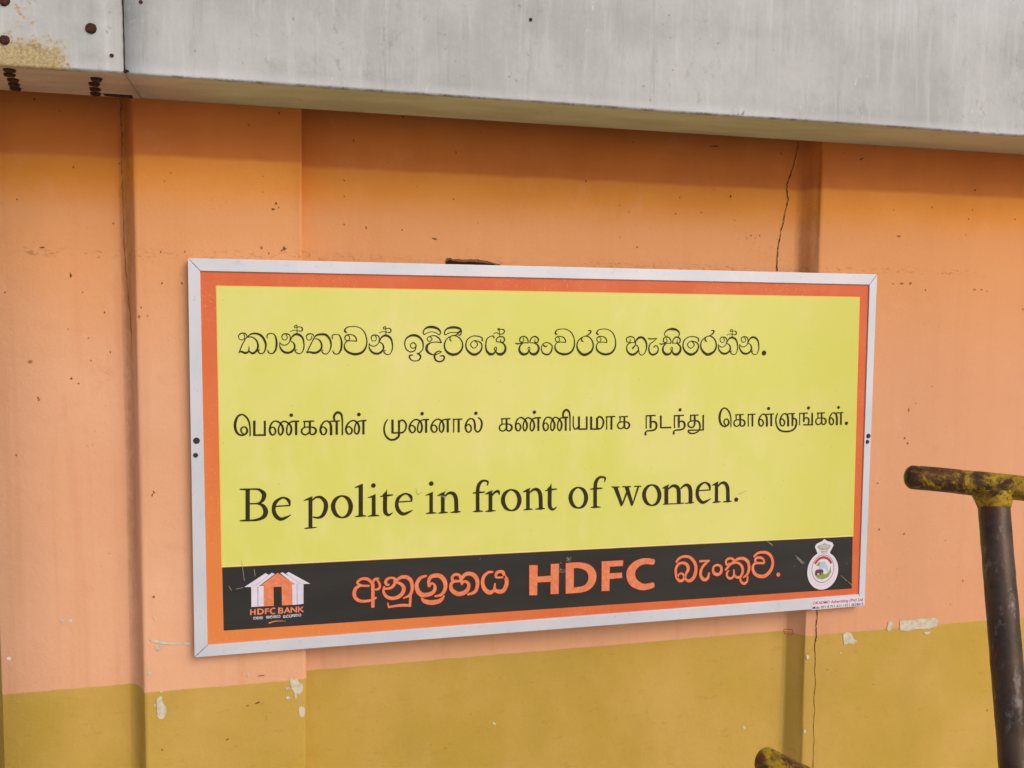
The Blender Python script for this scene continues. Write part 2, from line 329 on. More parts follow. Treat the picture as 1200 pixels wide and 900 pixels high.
# ------------------------------------------------------------------ traced lettering (sign-local, 0.1 mm: x from the left edge, y down from the top)
T_sin1 = '''s 1292 -1793 15 1261 -1743 20 1189 -1731 23 1124 -1760 23 1104 -1819 16 1131 -1878 13 1179 -1889 13 1232 -1861 15 1244 -1810 15 1221 -1755 16
s 1308 -1802 20 1259 -1869 20 1185 -2004 20 1111 -2189 23
s 1100 -2192 20 1151 -2164 33 1215 -2189 46 1271 -2198 46 1328 -2156 30 1338 -2038 10
s 1335 -2156 23 1408 -2207 46 1473 -2181 46 1531 -2105 43 1543 -2004 36 1509 -1902 30 1437 -1835 23 1356 -1818 20 1300 -1827 16
s 1308 -1810 16 1381 -1754 26 1478 -1737 36 1591 -1767 46 1671 -1851 46 1718 -1970 40 1717 -2072 33 1684 -2173 23 1627 -2216 20 1570 -2199 23 1546 -2156 27 1579 -2114 13
s 1760 -1851 13 1753 -1784 23 1794 -1741 20 1867 -1736 13 1924 -1766 23 1964 -1868 37 1971 -1987 43 1953 -2106 40 1903 -2191 30 1838 -2216 17 1781 -2182 23 1766 -2123 13
s 2275 -1902 13 2292 -1833 17 2268 -1765 20 2194 -1740 23 2120 -1757 23 2095 -1817 17 2119 -1876 13 2168 -1888 13 2210 -1859 15 2218 -1808 15 2194 -1757 13
s 2292 -1868 17 2266 -1944 17 2192 -2004 17 2110 -2007 17 2053 -1961 13 2045 -1936 10
s 2048 -1953 13 2044 -2038 23 2084 -2123 37 2157 -2183 47 2256 -2192 47 2339 -2149 44 2389 -2072 37 2381 -1987 30 2340 -1936 20 2291 -1910 13
s 2300 -1885 17 2342 -1799 30 2424 -1751 47 2515 -1773 47 2581 -1850 37 2605 -1970 27 2604 -2073 24 2561 -2184 17 2495 -2218 17 2429 -2192 20 2396 -2141 24 2438 -2115 13
s 2449 -1731 13 2450 -1628 13 2446 -1526 13
s 2443 -1535 13 2393 -1552 17 2401 -1594 13 2442 -1586 10
s 2459 -1577 13 2533 -1577 17 2571 -1611 24 2557 -1671 24 2475 -1671 13 2376 -1654 10 2293 -1689 13
s 2839 -1798 14 2814 -1750 17 2739 -1738 24 2676 -1773 24 2669 -1833 13 2697 -1884 13 2746 -1887 14 2788 -1850 15 2789 -1790 14
s 2847 -1832 20 2771 -1987 20 2669 -2193 24
s 2666 -2196 20 2736 -2176 34 2802 -2193 47 2886 -2193 51 2970 -2150 48 3020 -2073 41 3021 -1987 34 2980 -1901 27 2913 -1858 17 2838 -1867 14
s 2847 -1832 20 2905 -1772 34 3006 -1750 44 3123 -1763 51 3206 -1849 44 3243 -1952 34 3239 -2073 27 3187 -2185 17 3120 -2225 17 3053 -2202 20 3028 -2151 20 3062 -2125 14
s 3282 -1864 13 3274 -1796 24 3316 -1754 20 3391 -1749 13 3450 -1779 24 3491 -1881 37 3499 -2000 44 3481 -2119 41 3431 -2204 30 3363 -2229 17 3305 -2195 24 3289 -2135 13
s 3629 -1701 14 3587 -1684 41 3578 -1641 34 3630 -1580 21 3731 -1557 15 3868 -1562 15 3987 -1622 17 4063 -1726 21 4101 -1865 24 4097 -2004 31 4045 -2126 41 3951 -2204 52 3814 -2230 55 3678 -2195 48 3585 -2117 41 3563 -2013 27 3611 -1926 17 3713 -1904 17 3858 -1914 17
s 3858 -1914 17 3849 -1848 24 3807 -1787 24 3731 -1753 17 3629 -1762 24 3578 -1814 21 3594 -1883 17 3654 -1897 14 3688 -1857 17 3688 -1805 14 3646 -1770 14
s 4393 -1923 14 4410 -1855 17 4385 -1786 20 4310 -1761 24 4236 -1778 24 4211 -1838 17 4235 -1898 13 4285 -1910 13 4327 -1881 15 4335 -1829 15 4310 -1778 13
s 4410 -1889 17 4385 -1966 17 4310 -2026 17 4227 -2030 17 4169 -1983 13 4160 -1958 10
s 4164 -1975 13 4160 -2060 24 4201 -2146 37 4276 -2206 47 4376 -2215 47 4459 -2172 44 4510 -2095 37 4501 -2009 30 4460 -1958 20 4410 -1932 14
s 4418 -1906 17 4460 -1821 30 4544 -1772 47 4635 -1794 47 4702 -1872 37 4727 -1992 27 4727 -2095 24 4685 -2207 17 4618 -2241 17 4551 -2215 20 4518 -2164 24 4560 -2138 14
s 4569 -1752 14 4569 -1649 14 4564 -1546 14
s 4561 -1555 14 4511 -1572 17 4519 -1615 14 4561 -1606 10
s 4577 -1597 14 4653 -1597 17 4691 -1631 24 4677 -1691 24 4594 -1692 14 4494 -1675 10 4410 -1709 14
#
s 5170 -2027 18 5216 -2079 18 5284 -2066 18 5312 -2011 23 5261 -1951 23 5193 -1965 18 5170 -2027 18
s 5312 -2027 23 5284 -2130 23 5181 -2176 23 5079 -2118 23 5033 -1992 23 5056 -1866 27 5147 -1786 41 5261 -1763 55 5376 -1797 50 5468 -1900 37 5491 -2015 28 5468 -2130 23 5376 -2211 23 5330 -2211 18
s 5330 -2206 18 5388 -2234 37 5427 -2291 37 5388 -2372 28 5284 -2399 18 5193 -2371 23 5147 -2302 32 5170 -2256 32 5239 -2256 14
s 5837 -1715 14 5895 -1750 19 5922 -1680 28 5860 -1600 46 5744 -1559 60 5628 -1560 51 5536 -1601 32 5490 -1682 23 5518 -1744 18 5582 -1705 14 5721 -1674 12 5837 -1715 14
c 5647 -1792 16 5710 -1854 18 5647 -1916 16 5585 -1854 18
s 5652 -1785 14 5767 -1769 18 5883 -1831 28 5946 -1946 23
s 5946 -1946 19 5837 -1930 19 5698 -1942 18 5606 -1992 46 5572 -2084 60 5606 -2177 51 5699 -2235 32 5768 -2246 23 5861 -2223 19 5947 -2177 14
s 5954 -2173 14 5884 -2154 19 5803 -2200 32 5773 -2281 42 5803 -2374 37 5896 -2420 32 5989 -2386 37 6024 -2317 33 5989 -2270 33 5908 -2281 14
s 6396 -1679 19 6302 -1691 14 6162 -1691 14 6046 -1749 19 6022 -1692 23 6069 -1611 32 6162 -1571 51 6302 -1563 56 6419 -1598 42 6448 -1679 28 6420 -1753 23 6373 -1748 19
s 6431 -1644 42 6303 -1760 23 6209 -1772 19 6081 -1853 23 6023 -1992 33 6047 -2120 37 6140 -2213 56 6257 -2243 61 6386 -2201 51 6473 -2085 37 6479 -1957 28 6420 -1841 23 6314 -1772 19 6232 -1765 19
s 6209 -1772 19 6174 -1802 19 6163 -1865 23 6198 -1904 19
s 6987 -1899 33 6975 -1817 24 6868 -1778 19 6726 -1782 19 6608 -1864 23 6567 -1992 28 6598 -2120 38 6705 -2221 56 6823 -2238 57 6941 -2156 42 6983 -2027 28 6940 -1934 24 6821 -1894 19 6774 -1894 16
c 6774 -1894 16 6869 -1988 19 6775 -2081 16 6684 -1988 19
s 7297 -1828 24 7273 -1777 24 7201 -1781 19 7106 -1852 24 7078 -1992 28 7096 -2133 43 7180 -2227 62 7276 -2222 47 7323 -2157 24 7299 -2086 19 7334 -2051 14 7359 -2086 19 7347 -2168 24 7396 -2223 52 7492 -2232 67 7576 -2157 57 7587 -2039 43 7514 -1945 29 7417 -1922 19 7357 -1910 19 7357 -1840 24 7429 -1793 24 7513 -1792 24 7566 -1851 29 7538 -1922 24 7478 -1922 19 7453 -1879 14 7477 -1851 12
s 7436 -1793 14 7427 -1570 14
s 7427 -1582 14 7386 -1598 19 7427 -1640 12
s 7439 -1605 14 7523 -1605 19 7560 -1651 24 7524 -1710 24 7440 -1722 14 7344 -1687 14 7277 -1723 14
#
s 7852 -1950 17 7912 -1969 29 8046 -1945 19 8185 -1945 19
s 8185 -1945 19 8179 -1874 24 8130 -1798 24 8032 -1784 24 7972 -1827 29 7968 -1898 24 8021 -1928 19 8074 -1879 19 8049 -1822 14
s 8229 -1945 19 8252 -1850 24 8313 -1791 29 8398 -1791 29 8453 -1850 34 8432 -1933 24 8368 -1921 19 8367 -1850 14
s 8432 -1938 19 8229 -1945 14
s 8046 -1945 24 7962 -2040 34 7963 -2158 53 8048 -2234 62 8158 -2217 48 8199 -2146 19 8181 -2087 14 8213 -2052 14 8237 -2087 14 8223 -2158 24 8280 -2225 53 8378 -2230 63 8458 -2147 53 8457 -2028 39 8376 -1957 24 8290 -1940 14
c 8683 -1933 17 8807 -1992 24 8825 -2088 29 8772 -2207 34 8674 -2243 39 8575 -2195 29 8536 -2076 19 8584 -1969 17
s 8590 -1997 29 8647 -2040 27 8703 -2004 12
s 8961 -1725 13 8919 -1709 40 8910 -1667 33 8959 -1608 20 9058 -1586 15 9191 -1591 15 9308 -1649 17 9384 -1749 20 9423 -1884 23 9421 -2018 30 9373 -2136 40 9282 -2212 50 9149 -2237 54 9016 -2203 47 8924 -2127 40 8901 -2027 27 8947 -1943 17 9046 -1921 17 9187 -1931 17
s 9187 -1931 17 9178 -1867 23 9136 -1809 23 9060 -1775 17 8961 -1784 23 8912 -1834 20 8930 -1901 17 8988 -1914 13 9020 -1876 17 9020 -1826 13 8978 -1792 13
s 9789 -1626 15 9839 -1619 25 9868 -1650 35 9828 -1708 30 9753 -1756 20 9653 -1788 20 9541 -1872 25 9492 -2004 29 9532 -2137 49 9646 -2238 64 9760 -2238 64 9885 -2161 49 9939 -2029 35 9907 -1884 30 9817 -1788 25 9728 -1764 20
s 9648 -1790 20 9618 -1836 25 9624 -1884 30 9667 -1908 20
s 10084 -1722 13 10042 -1705 40 10033 -1663 34 10082 -1604 20 10182 -1581 15 10316 -1586 15 10435 -1645 17 10512 -1746 20 10551 -1883 24 10550 -2019 31 10502 -2138 41 10410 -2214 51 10276 -2240 54 10142 -2205 47 10049 -2129 40 10025 -2027 27 10071 -1942 17 10171 -1920 17 10313 -1930 17
s 10313 -1930 17 10304 -1866 24 10261 -1806 24 10185 -1773 17 10085 -1781 24 10036 -1832 20 10053 -1900 17 10112 -1914 13 10145 -1875 17 10144 -1824 13 10102 -1790 13
#
s 11082 -1912 14 11084 -1844 17 11035 -1785 24 10936 -1777 28 10865 -1811 24 10857 -1878 21 10894 -1920 17 10947 -1912 14 10973 -1869 14 10955 -1827 10
s 10885 -1920 12 10993 -1932 14 11109 -1920 14
s 10993 -1928 17 10895 -1979 21 10866 -2080 28 10908 -2190 42 11025 -2250 56 11141 -2199 45 11197 -2115 31 11174 -2022 21 11111 -1996 17 11058 -2047 24 11022 -2089 21
s 11032 -2098 21 11111 -1996 17 11109 -1912 17
s 11106 -1962 21 11126 -1878 35 11206 -1801 52 11314 -1801 52 11397 -1894 46 11426 -1996 35 11411 -2132 25 11350 -2234 18 11278 -2259 18 11223 -2216 18 11212 -2149 14
s 11463 -1826 25 11568 -1830 28 11713 -1817 14
s 11713 -1817 14 11624 -1894 18 11516 -1979 25 11492 -2098 32 11521 -2200 39 11613 -2251 46 11721 -2201 39 11759 -2115 25 11736 -2030 21 11662 -2013 21 11636 -2056 32
s 12013 -1740 11 11968 -1774 14 11930 -1706 18 11964 -1629 28 12055 -1578 42 12165 -1569 60 12276 -1594 46 12351 -1671 28 12335 -1756 18 12280 -1787 14 12252 -1757 11
s 11789 -1951 17 11849 -1970 29 11980 -1946 19 12117 -1946 19
s 12117 -1946 19 12111 -1874 24 12061 -1797 24 11965 -1783 24 11906 -1826 29 11902 -1898 24 11956 -1929 19 12008 -1879 19 11982 -1821 14
s 12160 -1946 19 12182 -1850 24 12241 -1789 29 12326 -1789 29 12380 -1849 34 12360 -1934 24 12297 -1922 19 12296 -1850 14
s 12361 -1938 19 12160 -1946 14
s 11980 -1946 24 11898 -2042 34 11901 -2162 53 11987 -2239 63 12094 -2222 48 12134 -2150 19 12115 -2090 14 12146 -2054 14 12171 -2090 14 12158 -2162 24 12215 -2230 53 12312 -2235 63 12390 -2151 53 12387 -2030 39 12305 -1958 24 12221 -1941 14
s 12916 -1893 35 12902 -1810 25 12786 -1769 20 12633 -1774 20 12508 -1858 25 12465 -1989 30 12501 -2121 39 12618 -2224 59 12746 -2241 59 12872 -2157 45 12915 -2025 30 12866 -1929 25 12738 -1889 20 12687 -1889 17
c 12687 -1889 17 12791 -1984 20 12691 -2080 17 12592 -1984 20
s 13278 -1604 15 13330 -1597 25 13359 -1629 36 13319 -1688 30 13243 -1738 20 13140 -1770 20 13026 -1857 25 12977 -1993 30 13020 -2128 51 13139 -2233 66 13255 -2233 66 13383 -2154 51 13437 -2017 36 13402 -1869 31 13308 -1770 25 13217 -1745 20
s 13135 -1773 20 13105 -1820 25 13111 -1869 30 13156 -1894 20
s 13730 -1934 13 13745 -1866 17 13718 -1799 20 13643 -1774 23 13569 -1791 23 13545 -1850 17 13572 -1909 13 13622 -1921 13 13662 -1892 15 13669 -1841 15 13643 -1791 13
s 13746 -1900 17 13723 -1976 17 13650 -2036 17 13567 -2039 17 13508 -1993 13 13499 -1968 10
s 13503 -1985 13 13501 -2069 23 13545 -2154 37 13621 -2213 47 13721 -2222 47 13803 -2180 44 13851 -2104 37 13841 -2019 30 13797 -1968 20 13747 -1943 13
s 13754 -1917 17 13794 -1833 30 13876 -1785 47 13968 -1807 47 14037 -1883 37 14066 -2002 27 14068 -2104 24 14030 -2214 17 13964 -2248 17 13896 -2223 20 13861 -2172 24 13902 -2146 14
s 13900 -1765 13 13897 -1663 13 13890 -1561 13
s 13886 -1570 13 13837 -1587 17 13846 -1629 13 13888 -1621 10
s 13904 -1612 13 13979 -1612 17 14019 -1646 24 14007 -1705 24 13924 -1705 13 13823 -1689 10 13741 -1723 13
s 14361 -1928 14 14376 -1859 17 14349 -1789 21 14272 -1763 24 14197 -1781 24 14173 -1841 17 14200 -1902 14 14251 -1914 14 14292 -1885 15 14299 -1833 15 14272 -1781 14
s 14377 -1893 17 14354 -1971 17 14280 -2032 17 14195 -2035 17 14135 -1989 14 14126 -1963 10
s 14130 -1980 14 14129 -2067 24 14174 -2153 38 14251 -2214 48 14353 -2223 48 14436 -2180 45 14485 -2102 38 14474 -2015 31 14430 -1963 21 14378 -1937 14
s 14386 -1911 17 14426 -1824 31 14509 -1775 48 14603 -1797 48 14673 -1876 38 14702 -1997 28 14705 -2102 24 14666 -2215 17 14599 -2250 17 14531 -2224 21 14495 -2171 24 14537 -2145 14
d 14868 -2206 132'''
T_tam = '''s 1336 -4183 27 1339 -4009 30 1316 -3837 37 1245 -3716 37 1157 -3663 33 1060 -3713 46 1001 -3865 60 1007 -4018 56 1062 -4122 46 1159 -4162 37 1248 -4118 47 1273 -4041 43 1242 -3972 33 1185 -3962 27 1136 -4004 37 1136 -4072 33 1183 -4133 27
p 1411 -3814 1467 -3815 1463 -4183 1406 -4182
p 1451 -4142 1663 -4147 1662 -4188 1450 -4183
p 1656 -3821 1705 -3822 1701 -4189 1652 -4188
s 1803 -4011 27 1869 -3978 27 1921 -4040 37 1917 -4126 37 1859 -4171 30 1810 -4132 44 1791 -4037 44 1820 -3917 37 1887 -3844 30 1969 -3843 34 2051 -3905 40 2099 -4009 47 2090 -4113 44 2040 -4172 34 1999 -4119 34 2000 -4007 34 2042 -3905 30 2109 -3846 30 2191 -3865 34 2273 -3944 41 2297 -4049 47 2271 -4143 44 2230 -4177 30 2189 -4124 34 2190 -4011 34 2224 -3917 30 2307 -3855 34 2470 -3850 37
p 2382 -3857 2437 -3858 2434 -4185 2379 -4184
d 2295 -3700 85
p 2576 -3840 2837 -3835 2837 -3868 2576 -3873
p 2590 -3865 2623 -3865 2622 -3996 2589 -3995
p 2705 -3859 2758 -3860 2756 -4146 2703 -4145
s 2589 -3998 27 2731 -3995 27 2831 -4013 38 2876 -4080 48 2847 -4157 44 2771 -4178 34 2713 -4128 27
s 2622 -3996 27 2552 -4034 34 2534 -4106 37 2571 -4164 34 2637 -4178 31 2704 -4136 38 2730 -4076 31
s 2991 -4039 27 3050 -3997 27 3120 -4068 41 3108 -4155 38 3049 -4189 31 2998 -4144 45 2982 -4047 45 3025 -3926 38 3101 -3858 31 3177 -3874 38 3224 -3940 52 3235 -4036 59 3235 -4193 59
p 3203 -3850 3449 -3841 3448 -3873 3203 -3885
p 3343 -3864 3401 -3865 3399 -4197 3341 -4196
s 3326 -3872 41 3305 -3758 48 3348 -3675 55 3407 -3650 55 3475 -3691 48 3503 -3797 38 3507 -4007 31 3506 -4200 35
s 3610 -4031 28 3670 -4006 28 3733 -4065 38 3729 -4153 38 3660 -4190 31 3609 -4141 45 3592 -4053 45 3636 -3940 38 3721 -3866 31 3807 -3865 35 3884 -3937 42 3913 -4052 49 3892 -4157 45 3849 -4191 31 3806 -4137 35 3806 -4032 35 3841 -3927 31 3927 -3871 31 4082 -3862 35
p 3989 -3869 4044 -3870 4043 -4205 3988 -4203
d 3907 -3709 87
#
s 4606 -3848 25 4545 -3946 34 4520 -4094 39 4557 -4244 44 4655 -4341 44 4777 -4350 50 4876 -4277 55 4893 -4178 50
p 4699 -3850 4758 -3851 4758 -4200 4699 -4198
p 4741 -4164 4999 -4166 4999 -4201 4741 -4204
p 4864 -3866 4915 -3867 4915 -4228 4863 -4227
s 4888 -3916 35 4974 -3868 35 5048 -3932 40 5068 -4032 40 5024 -4144 35 4937 -4187 35
s 5164 -4030 27 5223 -4005 27 5286 -4064 38 5283 -4149 38 5215 -4186 31 5164 -4138 44 5147 -4052 44 5190 -3941 38 5274 -3869 31 5359 -3867 34 5436 -3938 41 5465 -4050 48 5445 -4153 45 5402 -4187 31 5359 -4134 34 5359 -4031 34 5393 -3928 31 5478 -3873 31 5632 -3864 34
p 5540 -3871 5595 -3872 5595 -4200 5540 -4199
d 5465 -3716 85
s 5712 -4032 27 5771 -4008 27 5834 -4066 38 5830 -4153 38 5763 -4189 31 5712 -4141 44 5695 -4054 44 5737 -3943 38 5821 -3870 31 5906 -3869 34 5983 -3940 41 6012 -4053 48 5992 -4156 45 5949 -4190 31 5907 -4137 34 5906 -4033 34 5940 -3930 31 6025 -3875 31 6178 -3866 34
p 6086 -3872 6140 -3874 6142 -4204 6087 -4202
p 6241 -3858 6490 -3852 6490 -3885 6241 -3891
p 6249 -3882 6280 -3883 6281 -4207 6250 -4206
p 6366 -3875 6419 -3876 6421 -4207 6367 -4205
s 6580 -4054 25 6657 -4005 31 6714 -4083 36 6704 -4171 36 6645 -4208 31 6586 -4156 41 6570 -4029 41 6631 -3903 36 6707 -3861 31 6784 -3906 41 6811 -4021 51 6816 -4136 41 6876 -4206 36 6953 -4152 41 6991 -4025 46 6964 -3897 36 6892 -3840 26
d 6835 -3729 87
#
p 7486 -3867 7736 -3862 7736 -3894 7487 -3899
p 7499 -3891 7531 -3891 7532 -4018 7500 -4017
p 7610 -3885 7661 -3886 7663 -4164 7612 -4163
s 7500 -4021 26 7636 -4017 26 7733 -4034 36 7776 -4099 46 7750 -4175 43 7678 -4195 33 7621 -4146 26
s 7532 -4018 26 7465 -4055 33 7450 -4126 36 7486 -4182 33 7550 -4195 30 7613 -4155 36 7637 -4096 30
s 7886 -4038 27 7951 -4005 27 8003 -4067 37 8000 -4155 37 7944 -4201 30 7896 -4161 44 7875 -4064 44 7902 -3942 37 7966 -3868 30 8046 -3866 34 8128 -3929 41 8177 -4036 47 8170 -4141 44 8122 -4202 34 8081 -4148 34 8080 -4034 34 8120 -3929 30 8184 -3869 30 8265 -3888 34 8347 -3969 41 8373 -4076 48 8349 -4172 44 8309 -4206 31 8268 -4152 34 8267 -4038 34 8298 -3942 31 8379 -3878 34 8539 -3873 37
p 8452 -3880 8506 -3881 8510 -4215 8456 -4213
d 8370 -3727 90
s 8622 -4045 27 8687 -4010 27 8739 -4074 38 8737 -4164 38 8681 -4211 31 8632 -4171 44 8611 -4071 44 8637 -3946 38 8701 -3870 31 8782 -3868 34 8864 -3933 41 8914 -4042 48 8908 -4150 45 8859 -4212 34 8818 -4157 34 8817 -4040 34 8856 -3933 31 8921 -3871 31 9002 -3891 34 9085 -3974 41 9111 -4082 48 9087 -4181 45 9047 -4216 31 9006 -4161 34 9004 -4044 34 9036 -3945 31 9116 -3880 34 9277 -3875 38
p 9190 -3882 9244 -3883 9249 -4225 9194 -4224
s 9163 -3901 40 9141 -3789 46 9179 -3707 53 9235 -3682 53 9299 -3723 47 9327 -3827 37 9335 -4035 30 9337 -4225 33
s 9422 -3853 27 9425 -4087 30 9461 -4178 34 9513 -4179 38 9581 -4118 38
p 9550 -3856 9604 -3857 9609 -4207 9555 -4206
p 9581 -4171 9796 -4170 9797 -4212 9582 -4212
p 9768 -3860 9815 -3861 9820 -4212 9773 -4211
p 9883 -3862 9942 -3864 9948 -4217 9889 -4216
p 9933 -4177 10110 -4181 10111 -4221 9934 -4217
p 10047 -3903 10106 -3904 10111 -4215 10052 -4214
s 10071 -3941 42 10125 -3877 42 10204 -3901 42 10255 -3992 46 10237 -4114 46 10179 -4183 39 10091 -4200 39
p 10318 -3865 10575 -3859 10576 -3893 10319 -3899
p 10326 -3890 10358 -3891 10363 -4221 10332 -4221
p 10447 -3883 10502 -3884 10508 -4221 10452 -4220
p 10688 -3871 10939 -3866 10940 -3899 10688 -3904
p 10701 -3895 10733 -3896 10736 -4023 10703 -4023
p 10812 -3889 10864 -3890 10869 -4171 10817 -4169
s 10703 -4026 27 10840 -4022 27 10938 -4040 37 10983 -4105 47 10957 -4181 43 10884 -4202 33 10827 -4153 27
s 10736 -4023 27 10668 -4061 33 10654 -4132 36 10690 -4189 33 10755 -4202 30 10819 -4161 37 10842 -4102 30
#
p 11437 -3865 11469 -3865 11477 -4219 11444 -4218
p 11437 -3857 11725 -3851 11726 -3887 11438 -3893
p 11551 -3867 11607 -3868 11614 -4212 11557 -4211
s 11583 -4078 32 11647 -4031 39 11729 -4062 51 11755 -4149 55 11723 -4234 47 11632 -4270 40 11490 -4280 35 11444 -4323 43 11445 -4384 59
p 11847 -3873 11896 -3874 11904 -4215 11855 -4214
p 11891 -4180 12182 -4181 12183 -4220 11892 -4219
p 12247 -3876 12280 -3876 12287 -4218 12254 -4217
p 12247 -3868 12537 -3863 12538 -3898 12247 -3903
p 12361 -3878 12419 -3879 12426 -4212 12369 -4210
s 12395 -4082 31 12459 -4037 39 12542 -4066 51 12569 -4150 55 12536 -4233 47 12444 -4268 39 12301 -4277 35 12255 -4319 43 12256 -4378 58
d 12423 -3730 88
p 12716 -3866 12965 -3862 12966 -3895 12716 -3899
p 12716 -3890 12754 -3890 12757 -4041 12720 -4041
s 12720 -4048 28 12840 -4028 32 12945 -4045 40 13009 -4128 44 13012 -4245 40 12952 -4331 36 12828 -4376 36 12702 -4354 40 12670 -4291 36
s 12851 -3883 48 12857 -4105 48 12823 -4192 40 12751 -4210 36 12677 -4169 40 12671 -4092 36 12732 -4041 28
p 12675 -4268 13128 -4267 13129 -4304 12676 -4305
p 13081 -3877 13125 -3878 13135 -4290 13091 -4289
#
s 13934 -4226 27 13930 -4050 30 13901 -3877 37 13825 -3756 37 13736 -3703 33 13641 -3752 47 13590 -3906 60 13602 -4060 57 13660 -4165 47 13757 -4205 37 13844 -4160 47 13866 -4083 43 13832 -4014 33 13776 -4004 27 13729 -4046 37 13731 -4115 33 13781 -4176 27
p 14053 -3877 14303 -3872 14304 -3904 14054 -3909
p 14067 -3901 14099 -3902 14102 -4029 14070 -4028
p 14177 -3895 14229 -3896 14237 -4176 14185 -4175
s 14070 -4031 26 14207 -4028 27 14304 -4045 37 14349 -4110 47 14324 -4186 43 14252 -4207 33 14194 -4158 27
s 14102 -4029 26 14036 -4066 33 14022 -4137 36 14059 -4194 33 14123 -4207 30 14186 -4166 36 14209 -4107 30
p 14423 -3874 14665 -3868 14666 -3901 14424 -3908
p 14431 -3899 14461 -3899 14471 -4226 14441 -4225
p 14545 -3892 14597 -3893 14607 -4225 14555 -4224
s 14777 -4070 27 14834 -4028 27 14905 -4099 41 14896 -4186 38 14840 -4220 31 14789 -4175 44 14769 -4079 44 14807 -3958 38 14879 -3889 31 14954 -3905 38 15002 -3970 51 15017 -4067 58 15022 -4224 58
p 14978 -3881 15219 -3871 15220 -3903 14979 -3916
p 15116 -3894 15173 -3895 15183 -4228 15127 -4226
d 15057 -3735 90
s 15428 -4073 28 15485 -4029 28 15557 -4102 42 15549 -4191 38 15491 -4226 31 15440 -4180 45 15420 -4081 45 15458 -3958 38 15530 -3888 31 15606 -3903 38 15654 -3970 52 15669 -4069 59 15675 -4230 59
p 15630 -3879 15871 -3869 15873 -3901 15631 -3915
p 15769 -3892 15825 -3893 15837 -4233 15780 -4232
s 15343 -3874 30 15300 -3962 34 15295 -4105 38 15339 -4249 38 15441 -4350 42 15620 -4385 45 15798 -4358 46 15895 -4280 49 15931 -4154 53 15908 -4055 46 15817 -4012 34
p 16007 -3868 16037 -3869 16049 -4220 16019 -4219
p 16007 -3870 16281 -3866 16282 -3899 16008 -3902
p 16128 -3888 16178 -3889 16186 -4133 16136 -4132
s 16161 -4042 30 16246 -4008 34 16308 -4054 46 16315 -4136 42 16293 -4198 38
p 16142 -4190 16433 -4192 16435 -4230 16143 -4227
p 16386 -3875 16438 -3876 16451 -4231 16399 -4230
d 16291 -3738 92
p 16564 -3871 16809 -3865 16810 -3898 16566 -3904
p 16578 -3895 16609 -3896 16614 -4026 16582 -4026
p 16686 -3889 16736 -3890 16746 -4177 16696 -4176
s 16583 -4029 27 16716 -4025 27 16810 -4043 37 16855 -4110 47 16831 -4188 43 16762 -4209 33 16705 -4159 27
s 16614 -4026 27 16549 -4065 33 16536 -4138 37 16573 -4196 33 16636 -4209 30 16697 -4167 37 16719 -4107 30
s 16968 -4071 27 17022 -4028 27 17092 -4101 41 17084 -4189 37 17029 -4224 31 16980 -4178 44 16960 -4080 44 16995 -3957 37 17065 -3887 31 17138 -3903 37 17185 -3969 51 17200 -4067 58 17206 -4227 58
p 17161 -3878 17393 -3869 17395 -3901 17162 -3914
p 17295 -3892 17349 -3893 17362 -4231 17307 -4230
d 17239 -3737 85
d 17509 -4192 97'''
